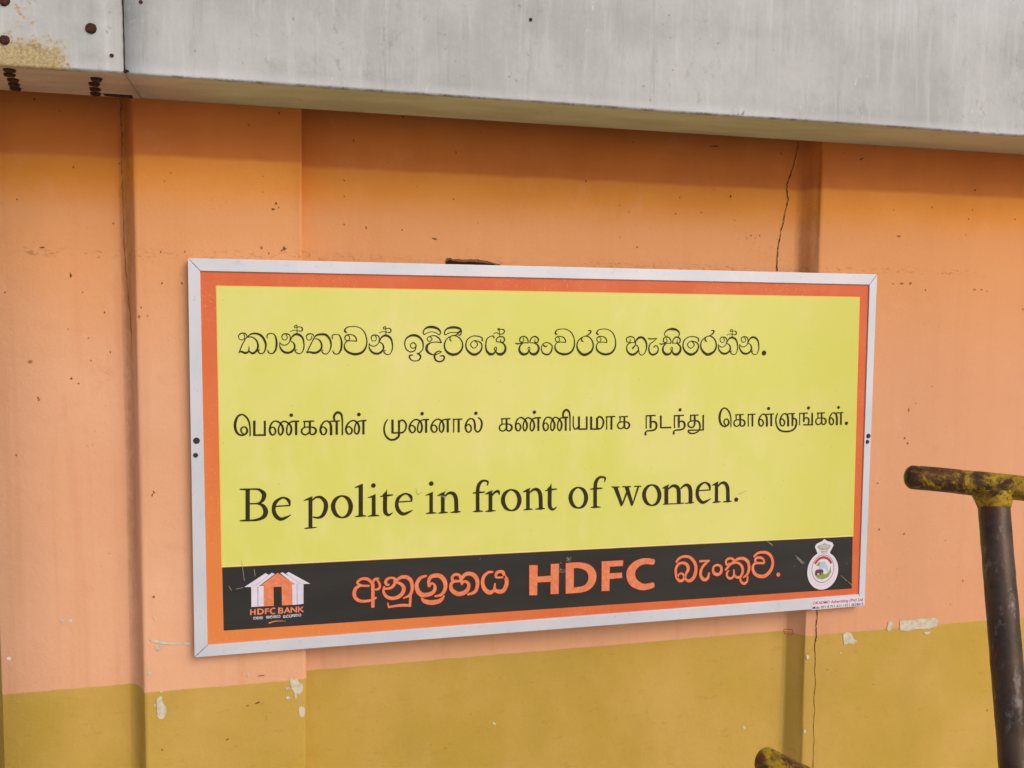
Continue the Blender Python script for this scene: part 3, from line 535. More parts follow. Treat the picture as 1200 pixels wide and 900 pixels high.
T_eng = '''p 1217 -5478 1317 -5482 1308 -6219 1208 -6214
s 1085 -5458 24 1198 -5465 40 1354 -5465 32 1550 -5473 32
s 1081 -6222 24 1189 -6221 40 1463 -6227 45
s 1315 -5466 32 1511 -5478 44 1628 -5568 97 1642 -5662 101 1596 -5760 77 1497 -5816 36 1301 -5818 32
s 1467 -5817 24 1605 -5869 73 1674 -5997 110 1653 -6121 102 1542 -6199 69 1384 -6223 40
s 1915 -5908 29 2249 -5900 33
s 2243 -5902 29 2220 -5781 74 2121 -5708 45 2022 -5720 53 1902 -5819 86 1864 -5985 90 1908 -6133 94 2017 -6223 82 2137 -6197 61 2261 -6134 16
#
p 2686 -5749 2779 -5732 2774 -6471 2681 -6467
s 2577 -5790 16 2682 -5757 50 2778 -5706 21
s 2586 -6483 17 2697 -6474 37 2869 -6470 17
s 2767 -5799 33 2864 -5725 46 2986 -5734 71 3087 -5851 96 3098 -6000 104 3034 -6166 87 2922 -6231 54 2790 -6207 29
c 3487 -5715 38 3620 -5778 84 3692 -5920 105 3691 -6069 105 3618 -6205 80 3484 -6252 38 3351 -6181 84 3280 -6029 104 3287 -5881 100 3363 -5767 75
p 3894 -5481 3998 -5442 3995 -6234 3892 -6229
s 3803 -5520 17 3901 -5489 50 3994 -5438 17
s 3804 -6250 17 3943 -6229 51 4075 -6242 17
p 4216 -5755 4310 -5722 4309 -6244 4215 -6240
s 4122 -5783 17 4233 -5755 47 4310 -5711 17
s 4121 -6250 17 4263 -6234 51 4399 -6247 17
d 4256 -5484 114
s 4547 -5711 98 4542 -6109 98 4574 -6207 81 4641 -6239 56 4730 -6187 17
p 4590 -5590 4596 -5767 4495 -5767 4474 -5729 4558 -5647
s 4427 -5768 21 4579 -5749 47 4737 -5738 26
s 4882 -5921 28 5214 -5913 32
s 5208 -5915 28 5184 -5797 73 5085 -5725 44 4987 -5738 52 4868 -5835 84 4833 -5997 88 4878 -6142 92 4986 -6230 81 5105 -6204 61 5228 -6142 16
#
p 5653 -5750 5742 -5717 5743 -6243 5654 -6239
s 5564 -5779 17 5669 -5751 46 5742 -5706 17
s 5565 -6250 17 5700 -6233 50 5829 -6245 17
d 5700 -5487 117
p 5947 -5769 6043 -5751 6044 -6238 5948 -6233
s 5860 -5798 17 5958 -5768 57 6051 -5715 22
s 5879 -6252 17 5996 -6235 52 6122 -6241 18
s 6030 -5838 31 6143 -5749 61 6263 -5765 88 6329 -5884 101 6341 -6082 101 6346 -6241 101
s 6192 -6247 18 6341 -6236 53 6455 -6239 18
#
s 6897 -6240 93 6894 -5732 93 6922 -5567 88 6999 -5475 66 7088 -5463 49 7159 -5499 49 7142 -5587 22
s 6768 -5771 22 6912 -5759 49 7083 -5757 27
s 6777 -6252 18 6897 -6240 53 7037 -6251 18
p 7179 -5783 7277 -5758 7280 -6258 7182 -6253
s 7090 -5810 18 7190 -5777 58 7277 -5725 22
s 7269 -5858 31 7346 -5768 58 7436 -5754 71 7461 -5844 18
s 7099 -6258 18 7231 -6249 54 7361 -6251 18
c 7773 -5722 38 7911 -5786 85 7987 -5929 107 7988 -6080 107 7915 -6216 81 7778 -6264 38 7640 -6193 85 7565 -6040 106 7570 -5890 102 7647 -5775 77
p 8174 -5761 8268 -5742 8273 -6250 8178 -6245
s 8088 -5792 18 8184 -5759 58 8276 -5704 22
s 8110 -6265 18 8226 -6247 53 8351 -6253 18
s 8256 -5833 31 8367 -5740 62 8486 -5756 89 8553 -5880 103 8566 -6086 103 8572 -6252 103
s 8420 -6259 18 8567 -6247 54 8681 -6250 18
s 8810 -5719 101 8810 -6144 102 8843 -6249 84 8911 -6282 58 9000 -6226 18
p 8850 -5590 8859 -5779 8758 -5779 8736 -5739 8819 -5651
s 8690 -5781 22 8842 -5760 49 9000 -5748 27
#
c 9586 -5731 38 9722 -5795 85 9797 -5938 106 9799 -6090 106 9728 -6227 81 9594 -6275 38 9458 -6204 85 9383 -6050 106 9388 -5900 101 9463 -5784 76
s 10062 -6268 97 10054 -5750 96 10081 -5582 92 10162 -5489 69 10255 -5476 51 10331 -5513 51 10313 -5602 23
s 9921 -5789 23 10073 -5777 50 10253 -5776 28
s 9936 -6280 18 10062 -6268 55 10209 -6279 18
#
p 10557 -5753 10679 -5758 10822 -6159 10784 -6287
p 10777 -6287 10823 -6172 10933 -5869 10975 -5910 10831 -6263
p 10873 -5759 10993 -5764 11124 -6172 11078 -6294
p 11078 -6288 11124 -6172 11240 -5774 11295 -5776 11119 -6276
s 10516 -5752 30 10727 -5760 30
s 10822 -5757 30 11051 -5760 30
s 11157 -5758 30 11347 -5762 30
c 11651 -5737 39 11791 -5802 87 11869 -5948 109 11873 -6102 109 11800 -6243 83 11662 -6292 39 11522 -6220 87 11444 -6062 108 11447 -5909 104 11524 -5791 78
p 12018 -5815 12129 -5779 12140 -6269 12028 -6271
s 11963 -5839 20 12049 -5813 61 12143 -5754 27
s 11993 -6279 27 12277 -6272 27
s 12124 -5875 34 12242 -5790 68 12369 -5809 96 12435 -5937 110 12446 -6263 110
s 12295 -6279 27 12588 -6269 28
s 12490 -5873 34 12612 -5782 69 12719 -5803 96 12778 -5935 110 12790 -6268 110
s 12634 -6278 28 12890 -6262 28
s 13029 -5945 29 13365 -5935 34
s 13359 -5937 29 13332 -5811 76 13229 -5735 46 13130 -5749 54 13013 -5853 88 12981 -6026 92 13031 -6180 96 13143 -6272 84 13262 -6245 63 13385 -6178 17
p 13500 -5782 13594 -5762 13608 -6277 13513 -6273
s 13415 -5813 18 13511 -5780 58 13602 -5723 22
s 13445 -6293 18 13561 -6275 54 13686 -6281 18
s 13584 -5855 31 13693 -5759 63 13812 -5775 90 13881 -5901 104 13897 -6111 104 13906 -6279 104
s 13755 -6286 18 13902 -6274 54 14014 -6277 18
d 14152 -6237 120'''
T_ora = '''s 4139 -8008 57 3956 -7987 57 3851 -7908 60 3947 -7824 71 4070 -7823 78 4157 -7874 78 4218 -7959 78 4235 -8087 89 4235 -8251 89 4234 -8550 89
s 3947 -7977 64 3825 -8041 89 3776 -8164 96 3806 -8293 89 3911 -8373 82 4050 -8392 71 4190 -8375 68 4322 -8320 50
s 4248 -8034 71 4244 -7907 64 4297 -7847 68 4385 -7835 46
s 4332 -7858 50 4394 -7953 61 4407 -8045 61 4367 -8106 61 4288 -8113 46
s 4641 -7997 47 4596 -8018 61 4552 -7946 79 4597 -7861 72 4694 -7837 61 4782 -7870 68 4782 -7952 76 4756 -8032 79 4667 -8099 72 4525 -8107 57
s 4518 -8052 50 4499 -8178 65 4578 -8311 83 4720 -8367 90 4880 -8333 98 4987 -8231 101 5005 -8104 98 4933 -8008 79 4818 -7960 61
s 4800 -7926 72 4934 -7843 90 5076 -7844 98 5183 -7933 98 5219 -8082 91 5210 -8210 84 5148 -8315 73 4996 -8381 40
s 5180 -8281 65 5162 -8601 65
s 5175 -8580 62 4987 -8560 76 4808 -8565 65 4622 -8585 50
s 4631 -8585 47 4604 -8474 36
s 5581 -7842 60 5422 -7892 88 5333 -8047 100 5363 -8211 112 5462 -8319 120 5621 -8330 113 5751 -8278 101 5801 -8180 89 5780 -8078 60 5710 -8043 56 5671 -8101 60 5651 -8126 56
s 5651 -8119 80 5637 -8007 80 5680 -7889 100 5800 -7846 109 5940 -7875 117 6040 -7994 117 6071 -8138 101 6031 -8278 93 5941 -8363 81 5797 -8383 52
s 5458 -8400 44 5522 -8485 101 5681 -8537 129 5861 -8530 121 5971 -8477 93 6037 -8390 45
s 6363 -8019 57 6262 -8012 77 6245 -7905 77 6342 -7850 77 6443 -7898 77 6464 -8001 73
s 6474 -8033 57 6363 -8031 69 6252 -8048 81 6206 -8147 89 6253 -8273 110 6405 -8365 114 6567 -8335 114 6658 -8239 102 6667 -8117 82 6586 -8050 73 6515 -8070 69 6489 -8130 49
s 6488 -8085 69 6488 -7982 77 6585 -7866 102 6727 -7859 106 6850 -7945 115 6902 -8092 103 6882 -8255 94 6811 -8352 90 6644 -8396 53
s 7305 -7845 54 7177 -7853 74 7065 -7959 90 7035 -8121 95 7098 -8290 111 7222 -8381 116 7335 -8327 83 7361 -8153 50
s 7358 -8287 70 7387 -8341 91 7491 -8379 112 7594 -8345 112 7666 -8205 112 7665 -8060 104 7612 -7978 83 7570 -7868 87 7466 -7851 87 7394 -7898 83 7395 -7991 62 7509 -8002 54 7623 -7999 54
#
s 12405 -7887 62 12487 -7789 72 12619 -7742 72 12771 -7759 82 12890 -7845 88 12978 -7993 92 12991 -8153 99 12952 -8309 105 12853 -8414 99 12752 -8415 82 12684 -8347 65 12674 -8291 65
s 12686 -8324 65 12698 -8229 75 12754 -8138 88 12760 -8043 98 12700 -7952 88 12590 -7914 75 12473 -7946 81 12401 -8068 78 12404 -8195 78 12440 -8323 78 12517 -8408 82 12609 -8398 79 12649 -8321 65 12614 -8232 62 12538 -8206 59 12480 -8247 55 12465 -8309 55
s 13098 -7897 66 13230 -7901 66 13391 -7899 53
s 13366 -7909 50 13299 -7957 73 13183 -8069 82 13136 -8210 82 13156 -8338 92 13251 -8424 99 13352 -8383 83 13386 -8238 56
c 13633 -8034 66 13734 -8080 76 13762 -8178 83 13725 -8271 90 13641 -8303 93 13545 -8260 90 13503 -8161 73 13532 -8067 66
s 13993 -8008 50 13917 -8046 57 13888 -7945 67 13955 -7877 70 14076 -7884 70 14130 -7960 67 14012 -8049 73 13878 -8193 60
s 13981 -8207 43 13923 -8284 60 13943 -8382 67 14031 -8436 74 14116 -8401 67 14140 -8330 60 14133 -8201 50
s 14144 -8338 57 14229 -8416 74 14333 -8407 77 14399 -8298 81 14396 -8169 81 14323 -8052 74 14218 -8005 67 14097 -8014 57
s 14130 -7963 67 14266 -7896 84 14423 -7900 91 14547 -7985 91 14594 -8117 88 14589 -8246 84 14540 -8356 74 14429 -8437 47
s 14338 -8448 57 14363 -8546 74 14460 -8609 77 14546 -8550 67 14559 -8414 57
s 14735 -7867 57 14838 -7777 74 14977 -7752 78 15136 -7778 85 15263 -7882 85 15321 -8032 85 15308 -8194 95 15224 -8335 106 15086 -8432 109 14927 -8429 102 14785 -8355 95 14720 -8238 84 14725 -8109 78 14811 -8053 74 15057 -8068 58
s 15066 -8073 51 15036 -7966 68 14947 -7904 74 14824 -7905 74 14773 -7967 68 14828 -8043 61
d 15507 -8418 123'''
T_hdfc = '''p 8275 -7725 8503 -7739 8495 -8535 8283 -8527
p 8861 -7729 9085 -7733 9082 -8538 8860 -8535
p 8490 -8041 8871 -8040 8873 -8202 8492 -8199
#
p 9267 -7728 9490 -7732 9502 -8551 9278 -8548
s 9385 -7800 152 9652 -7810 159 9888 -7897 193 10009 -8084 227 9978 -8295 213 9795 -8447 173 9394 -8478 152
#
p 10268 -7740 10499 -7744 10498 -8551 10277 -8546
p 10488 -7744 10875 -7744 10864 -7899 10491 -7895
p 10494 -8076 10843 -8079 10856 -8222 10497 -8231
#
s 11743 -7840 157 11495 -7805 170 11270 -7867 197 11118 -8024 244 11104 -8205 251 11193 -8377 238 11404 -8497 191 11578 -8509 171 11745 -8474 158'''
T_bank = '''p 1287 -8403 1325 -8405 1320 -8547 1285 -8545
p 1384 -8404 1420 -8405 1417 -8547 1380 -8547
p 1321 -8459 1384 -8459 1384 -8488 1321 -8487
p 1453 -8398 1495 -8400 1493 -8548 1451 -8547
s 1475 -8412 28 1524 -8414 29 1568 -8431 35 1589 -8465 41 1583 -8503 39 1548 -8530 32 1473 -8535 28
p 1632 -8405 1671 -8406 1667 -8549 1630 -8548
p 1669 -8406 1733 -8406 1730 -8434 1669 -8433
p 1668 -8465 1726 -8466 1728 -8491 1668 -8492
s 1874 -8421 28 1832 -8414 30 1795 -8426 35 1768 -8455 44 1765 -8490 45 1779 -8523 43 1814 -8546 34 1843 -8548 30 1871 -8541 28
l 1964 -8411 40 1962 -8554 40
s 1964 -8423 25 2028 -8428 28 2043 -8456 31 2020 -8482 25 1963 -8481 25
s 1963 -8481 25 2035 -8496 28 2050 -8526 34 2023 -8549 28 1962 -8548 25
l 2095 -8551 31 2159 -8422 34
l 2159 -8422 34 2216 -8549 34
l 2118 -8510 22 2193 -8508 22
l 2254 -8424 34 2253 -8551 34
l 2254 -8429 37 2375 -8547 37
l 2376 -8422 34 2375 -8550 34
l 2429 -8421 37 2428 -8549 38
l 2443 -8491 31 2527 -8433 31
l 2459 -8483 31 2534 -8553 34'''
T_tag = '''s 1362 -8609 5 1373 -8602 6 1388 -8600 6 1406 -8603 7 1419 -8612 7 1425 -8626 7 1422 -8640 8 1413 -8652 8 1397 -8660 9 1380 -8660 8 1365 -8653 8 1358 -8642 7 1359 -8631 6 1369 -8626 6 1396 -8628 5
s 1397 -8629 4 1394 -8619 5 1384 -8613 6 1371 -8613 6 1365 -8618 5 1371 -8625 5
s 1437 -8613 5 1447 -8604 6 1462 -8600 6 1479 -8602 7 1492 -8610 7 1501 -8624 7 1502 -8638 8 1497 -8652 9 1486 -8661 8 1474 -8661 7 1467 -8655 5 1466 -8650 5
s 1467 -8653 5 1469 -8644 6 1476 -8636 7 1477 -8628 8 1470 -8619 7 1458 -8616 6 1445 -8618 7 1436 -8629 6 1436 -8640 6 1440 -8652 6 1448 -8660 7 1458 -8659 6 1463 -8652 5 1460 -8644 5 1451 -8642 5 1444 -8645 5 1442 -8651 5
s 1529 -8621 5 1519 -8620 6 1518 -8608 6 1527 -8602 6 1537 -8607 6 1539 -8619 6
s 1540 -8622 5 1529 -8622 6 1518 -8624 7 1514 -8635 7 1518 -8649 9 1533 -8659 9 1548 -8656 9 1557 -8645 8 1558 -8632 7 1550 -8624 6 1543 -8626 6 1541 -8633 4
s 1541 -8628 6 1541 -8617 6 1551 -8604 8 1564 -8603 9 1576 -8612 9 1580 -8629 8 1578 -8647 8 1571 -8658 7 1555 -8663 4
s 1676 -8610 3 1672 -8612 4 1668 -8606 6 1672 -8599 5 1682 -8598 4 1691 -8601 5 1691 -8607 5 1688 -8613 6 1679 -8618 5 1665 -8619 4
s 1664 -8614 4 1662 -8624 5 1670 -8635 6 1684 -8639 6 1700 -8637 7 1711 -8629 7 1713 -8619 7 1706 -8612 6 1694 -8608 4
s 1693 -8605 5 1706 -8599 6 1720 -8599 7 1731 -8607 7 1734 -8618 6 1733 -8628 6 1727 -8636 5 1712 -8641 3
s 1730 -8634 5 1728 -8659 5
s 1730 -8657 4 1711 -8655 5 1693 -8655 5 1674 -8656 4
s 1675 -8656 3 1673 -8648 3
s 1751 -8606 5 1763 -8599 6 1780 -8597 7 1799 -8600 7 1814 -8610 7 1820 -8623 7 1818 -8637 8 1807 -8650 9 1790 -8658 9 1771 -8657 9 1754 -8650 8 1747 -8639 7 1748 -8628 7 1759 -8623 6 1788 -8625 5
s 1789 -8626 4 1786 -8616 6 1776 -8610 6 1761 -8610 6 1755 -8615 6 1761 -8622 5
s 1849 -8616 5 1839 -8615 7 1837 -8603 7 1847 -8597 7 1858 -8603 7 1860 -8614 6
s 1861 -8618 5 1849 -8618 6 1837 -8619 7 1833 -8630 8 1837 -8645 10 1853 -8655 10 1870 -8652 10 1880 -8641 9 1881 -8627 7 1872 -8620 6 1865 -8622 6 1862 -8629 4
s 1862 -8624 6 1862 -8612 7 1873 -8599 9 1887 -8599 9 1900 -8608 10 1905 -8625 9 1903 -8643 8 1895 -8654 8 1878 -8658 5
s 1950 -8597 5 1935 -8598 7 1922 -8609 8 1918 -8627 9 1925 -8646 10 1939 -8656 11 1952 -8651 8 1956 -8631 5
s 1955 -8646 6 1958 -8652 8 1970 -8657 10 1982 -8653 10 1991 -8637 10 1991 -8621 9 1985 -8612 8 1980 -8600 8 1968 -8598 8 1960 -8603 8 1960 -8613 6 1973 -8615 5 1986 -8615 5
s 2065 -8623 5 2074 -8615 6 2088 -8611 6 2103 -8613 6 2115 -8621 7 2124 -8634 7 2125 -8649 8 2120 -8663 8 2110 -8672 8 2099 -8672 6 2092 -8666 5 2091 -8661 5
s 2093 -8663 5 2094 -8655 6 2100 -8647 7 2101 -8638 8 2095 -8630 7 2084 -8626 6 2072 -8629 6 2064 -8640 6 2064 -8651 6 2067 -8663 6 2075 -8671 6 2084 -8670 6 2089 -8663 5 2085 -8655 5 2078 -8653 5 2072 -8656 4 2070 -8662 4
s 2136 -8608 9 2163 -8610 9 2197 -8611 7
s 2191 -8612 6 2177 -8617 10 2152 -8629 11 2142 -8644 11 2145 -8659 12 2164 -8670 13 2186 -8666 11 2194 -8650 7
c 2239 -8606 12 2262 -8617 14 2268 -8639 15 2259 -8661 17 2239 -8667 17 2216 -8657 17 2207 -8635 14 2215 -8614 12
s 2290 -8614 3 2283 -8617 4 2281 -8608 5 2287 -8603 5 2297 -8603 5 2301 -8610 5 2291 -8617 5 2279 -8630 4
s 2288 -8631 3 2283 -8638 4 2284 -8646 5 2291 -8651 5 2299 -8648 5 2301 -8642 4 2301 -8631 3
s 2301 -8643 4 2308 -8649 5 2317 -8649 5 2323 -8639 6 2323 -8628 6 2318 -8618 5 2309 -8614 5 2298 -8615 4
s 2301 -8610 5 2313 -8605 6 2327 -8605 6 2337 -8613 6 2340 -8624 6 2340 -8635 6 2335 -8644 5 2325 -8651 3
s 2318 -8652 4 2319 -8661 5 2327 -8666 5 2335 -8661 5 2336 -8649 4
s 2354 -8611 4 2365 -8603 6 2379 -8601 6 2395 -8604 6 2407 -8613 6 2412 -8627 6 2411 -8641 7 2402 -8654 8 2387 -8662 8 2371 -8661 8 2357 -8655 7 2351 -8644 6 2352 -8632 6 2361 -8628 6 2386 -8629 4
s 2387 -8630 4 2384 -8620 5 2375 -8615 6 2363 -8614 6 2357 -8620 5 2363 -8627 5
s 2450 -8599 4 2438 -8600 6 2426 -8612 8 2423 -8630 8 2429 -8649 9 2441 -8659 10 2452 -8653 7 2455 -8633 4
s 2454 -8648 6 2457 -8654 8 2467 -8659 9 2477 -8655 9 2485 -8639 9 2485 -8623 9 2480 -8614 7 2476 -8602 7 2466 -8600 7 2459 -8605 7 2459 -8615 5 2470 -8617 4 2481 -8616 4'''
T_swoosh = '''s 1725 -8778 40 1852 -8745 25 1988 -8743 19 2120 -8758 6'''
T_whiteL = '''p 1162 -7846 1657 -7535 1732 -7581 1469 -7844 1319 -7857
p 1320 -7849 1465 -7848 1463 -8351 1319 -8351
p 1390 -7850 1807 -7533 1874 -7571 1490 -7853
p 1483 -7845 1609 -7847 1604 -8352 1475 -8351
p 2135 -7579 2198 -7539 2712 -7863 2550 -7861 2410 -7837
p 2403 -7848 2550 -7854 2546 -8355 2402 -8363
p 2002 -7561 2055 -7536 2473 -7841 2347 -7855
p 2281 -7851 2392 -7851 2388 -8364 2280 -8366'''
T_houseO = '''p 1530 -7845 1940 -7542 2342 -7840 2281 -7843 2276 -8363 2033 -8361 2031 -7892 1842 -7889 1843 -8360 1607 -8354 1610 -7835'''
T_lines = '''l 1407 -7840 9 1736 -7581 9
l 1472 -7848 9 1468 -8351 9
l 2162 -7590 9 2446 -7826 9
l 2397 -7851 9 2395 -8363 9'''
PEEL_PILLAR = [[(-0.3125, 0.7045), (-0.3079, 0.7082), (-0.3028, 0.7035), (-0.3012, 0.6893), (-0.2936, 0.6801), (-0.2965, 0.6606), (-0.3025, 0.6491), (-0.3109, 0.6507), (-0.3158, 0.6611), (-0.3149, 0.6779), (-0.3165, 0.6936)], [(-0.3077, 0.7209), (-0.3013, 0.7196), (-0.3026, 0.7162), (-0.3084, 0.7167)], [(-0.323, 0.6886), (-0.3185, 0.6903), (-0.318, 0.6839), (-0.3225, 0.6829)], [(-0.0053, 0.7332), (0.0001, 0.7269), (0.0042, 0.7193), (0.0138, 0.7242), (0.0165, 0.7138), (0.0254, 0.7071), (0.0274, 0.6967), (0.0204, 0.6813), (0.0135, 0.6849), (0.012, 0.6704), (0.0065, 0.6724), (0.0066, 0.6841), (-0.0002, 0.6964), (-0.0041, 0.7128)], [(-0.0159, 0.7008), (-0.0083, 0.7044), (-0.0056, 0.6991), (-0.0132, 0.6954)], [(-0.0154, 0.6774), (-0.0086, 0.6797), (-0.0031, 0.6726), (-0.0128, 0.6713)], [(0.016, 0.6466), (0.0229, 0.6518), (0.0312, 0.6437), (0.0297, 0.6233), (0.0227, 0.621), (0.0159, 0.6305)], [(-0.3171, 0.8324), (-0.3075, 0.8344), (-0.2993, 0.8254), (-0.3065, 0.819), (-0.3154, 0.8225)], [(-0.3184, 0.9035), (-0.3139, 0.9046), (-0.3134, 0.8962), (-0.3179, 0.8951)], [(-0.3355, 0.7697), (-0.3278, 0.7732), (-0.3242, 0.7645), (-0.3331, 0.7632)], [(-0.107, 0.7452), (-0.0989, 0.7488), (-0.0963, 0.7399), (-0.1044, 0.737)]]
FILLER_STREAK = [[(-0.3302, 0.8502), (-0.3073, 0.8442), (-0.2753, 0.8374), (-0.2353, 0.8342), (-0.2354, 0.8286), (-0.2754, 0.8318), (-0.3075, 0.8372), (-0.3265, 0.8443)]]
PEEL_RIGHT = [[(1.7452, 0.7391), (1.7547, 0.7435), (1.7822, 0.7398), (1.8115, 0.7428), (1.8669, 0.7413), (1.8793, 0.7308), (1.8761, 0.7154), (1.8487, 0.7088), (1.8032, 0.7114), (1.7739, 0.7076), (1.7465, 0.7114)], [(1.5562, 0.7159), (1.5673, 0.721), (1.5815, 0.7173), (1.5897, 0.7031), (1.6045, 0.6883), (1.5905, 0.6826), (1.5734, 0.6866), (1.5604, 0.6825)], [(1.7064, 0.7402), (1.718, 0.7411), (1.7223, 0.7305), (1.7153, 0.7155), (1.7077, 0.711), (1.7016, 0.72)], [(1.8293, 0.6998), (1.855, 0.7013), (1.8494, 0.6931), (1.8356, 0.6924)], [(1.4375, 0.6631), (1.4495, 0.6604), (1.448, 0.6521), (1.4407, 0.6494)], [(1.4372, 0.4417), (1.4447, 0.4392), (1.4432, 0.4308), (1.4377, 0.4297)], [(1.548, 0.6623), (1.5536, 0.6635), (1.5538, 0.6576), (1.5482, 0.6572)], [(1.6398, 0.7299), (1.6493, 0.7308), (1.6477, 0.7241)]]
PEEL_LEFT = [[(-0.6564, 0.808), (-0.6502, 0.8095), (-0.6443, 0.8049), (-0.6493, 0.7997), (-0.6553, 0.8023)], [(-0.5405, 0.8912), (-0.5317, 0.8948), (-0.528, 0.8889), (-0.5356, 0.8853)], [(-0.518, 0.8903), (-0.5104, 0.8918), (-0.5106, 0.8848), (-0.5169, 0.8825)]]
PEEL_RECESS = [[(1.2707, 0.4459), (1.2799, 0.4432), (1.282, 0.4344), (1.2747, 0.4352)], [(0.5262, 0.5327), (0.5357, 0.5294), (0.5341, 0.524), (0.5278, 0.5262)]]
CRACK_TOP = [(1.3933, 2.1245, 8), (1.3915, 2.0992, 8), (1.3789, 2.0513, 8), (1.3724, 2.0313, 13), (1.3618, 2.0032, 13), (1.3635, 1.9796, 13), (1.3685, 1.964, 13), (1.3615, 1.936, 13), (1.3562, 1.9064, 12), (1.3477, 1.8681, 12), (1.3417, 1.8361, 12), (1.3393, 1.8002, 12), (1.339, 1.7563, 12)]
CRACK_LOW = [(1.4666, 0.7941, 14), (1.4701, 0.7754, 12), (1.4666, 0.7464, 12), (1.4688, 0.7126, 14), (1.4642, 0.6878, 10), (1.4676, 0.6454, 8), (1.4661, 0.6118, 8), (1.4711, 0.5775, 8), (1.4671, 0.5355, 9), (1.4712, 0.5011, 8), (1.4688, 0.4418, 7), (1.4728, 0.4072, 7), (1.4717, 0.3388, 7), (1.4761, 0.2695, 7)]
CRACK_LEFT = [(-0.3747, 2.1254, 16), (-0.374, 2.0701, 14), (-0.3737, 2.0244, 15), (-0.3758, 1.985, 12), (-0.3744, 1.9325, 14), (-0.3736, 1.8533, 12), (-0.373, 1.7603, 11), (-0.3652, 1.6534, 10), (-0.3608, 1.5591, 8), (-0.3549, 1.4094, 7), (-0.351, 1.2857, 8), (-0.3492, 1.147, 7), (-0.3475, 0.9365, 7), (-0.3479, 0.5792, 6), (-0.347, 0.4921, 5)]
HOLE = [[(0.3907, 1.7582), (0.3916, 1.7665), (0.396, 1.7745), (0.4018, 1.7751), (0.4102, 1.7731), (0.4236, 1.7739), (0.4482, 1.7727), (0.4685, 1.7732), (0.4865, 1.7723), (0.5047, 1.7693), (0.5229, 1.7653), (0.5366, 1.7625), (0.5333, 1.7549), (0.3908, 1.7517)]]
HOLEDARK = [[(0.3921, 1.7592), (0.3951, 1.7666), (0.4013, 1.7694), (0.4169, 1.7672), (0.4438, 1.766), (0.4775, 1.7655), (0.5138, 1.7629), (0.5298, 1.7606), (0.5264, 1.757), (0.3921, 1.7539)]]
PAINT_MARK = [[(1.3771, 0.7328), (1.3825, 0.7357), (1.4047, 0.7324), (1.4079, 0.7203), (1.4034, 0.7173), (1.3803, 0.7216)]]
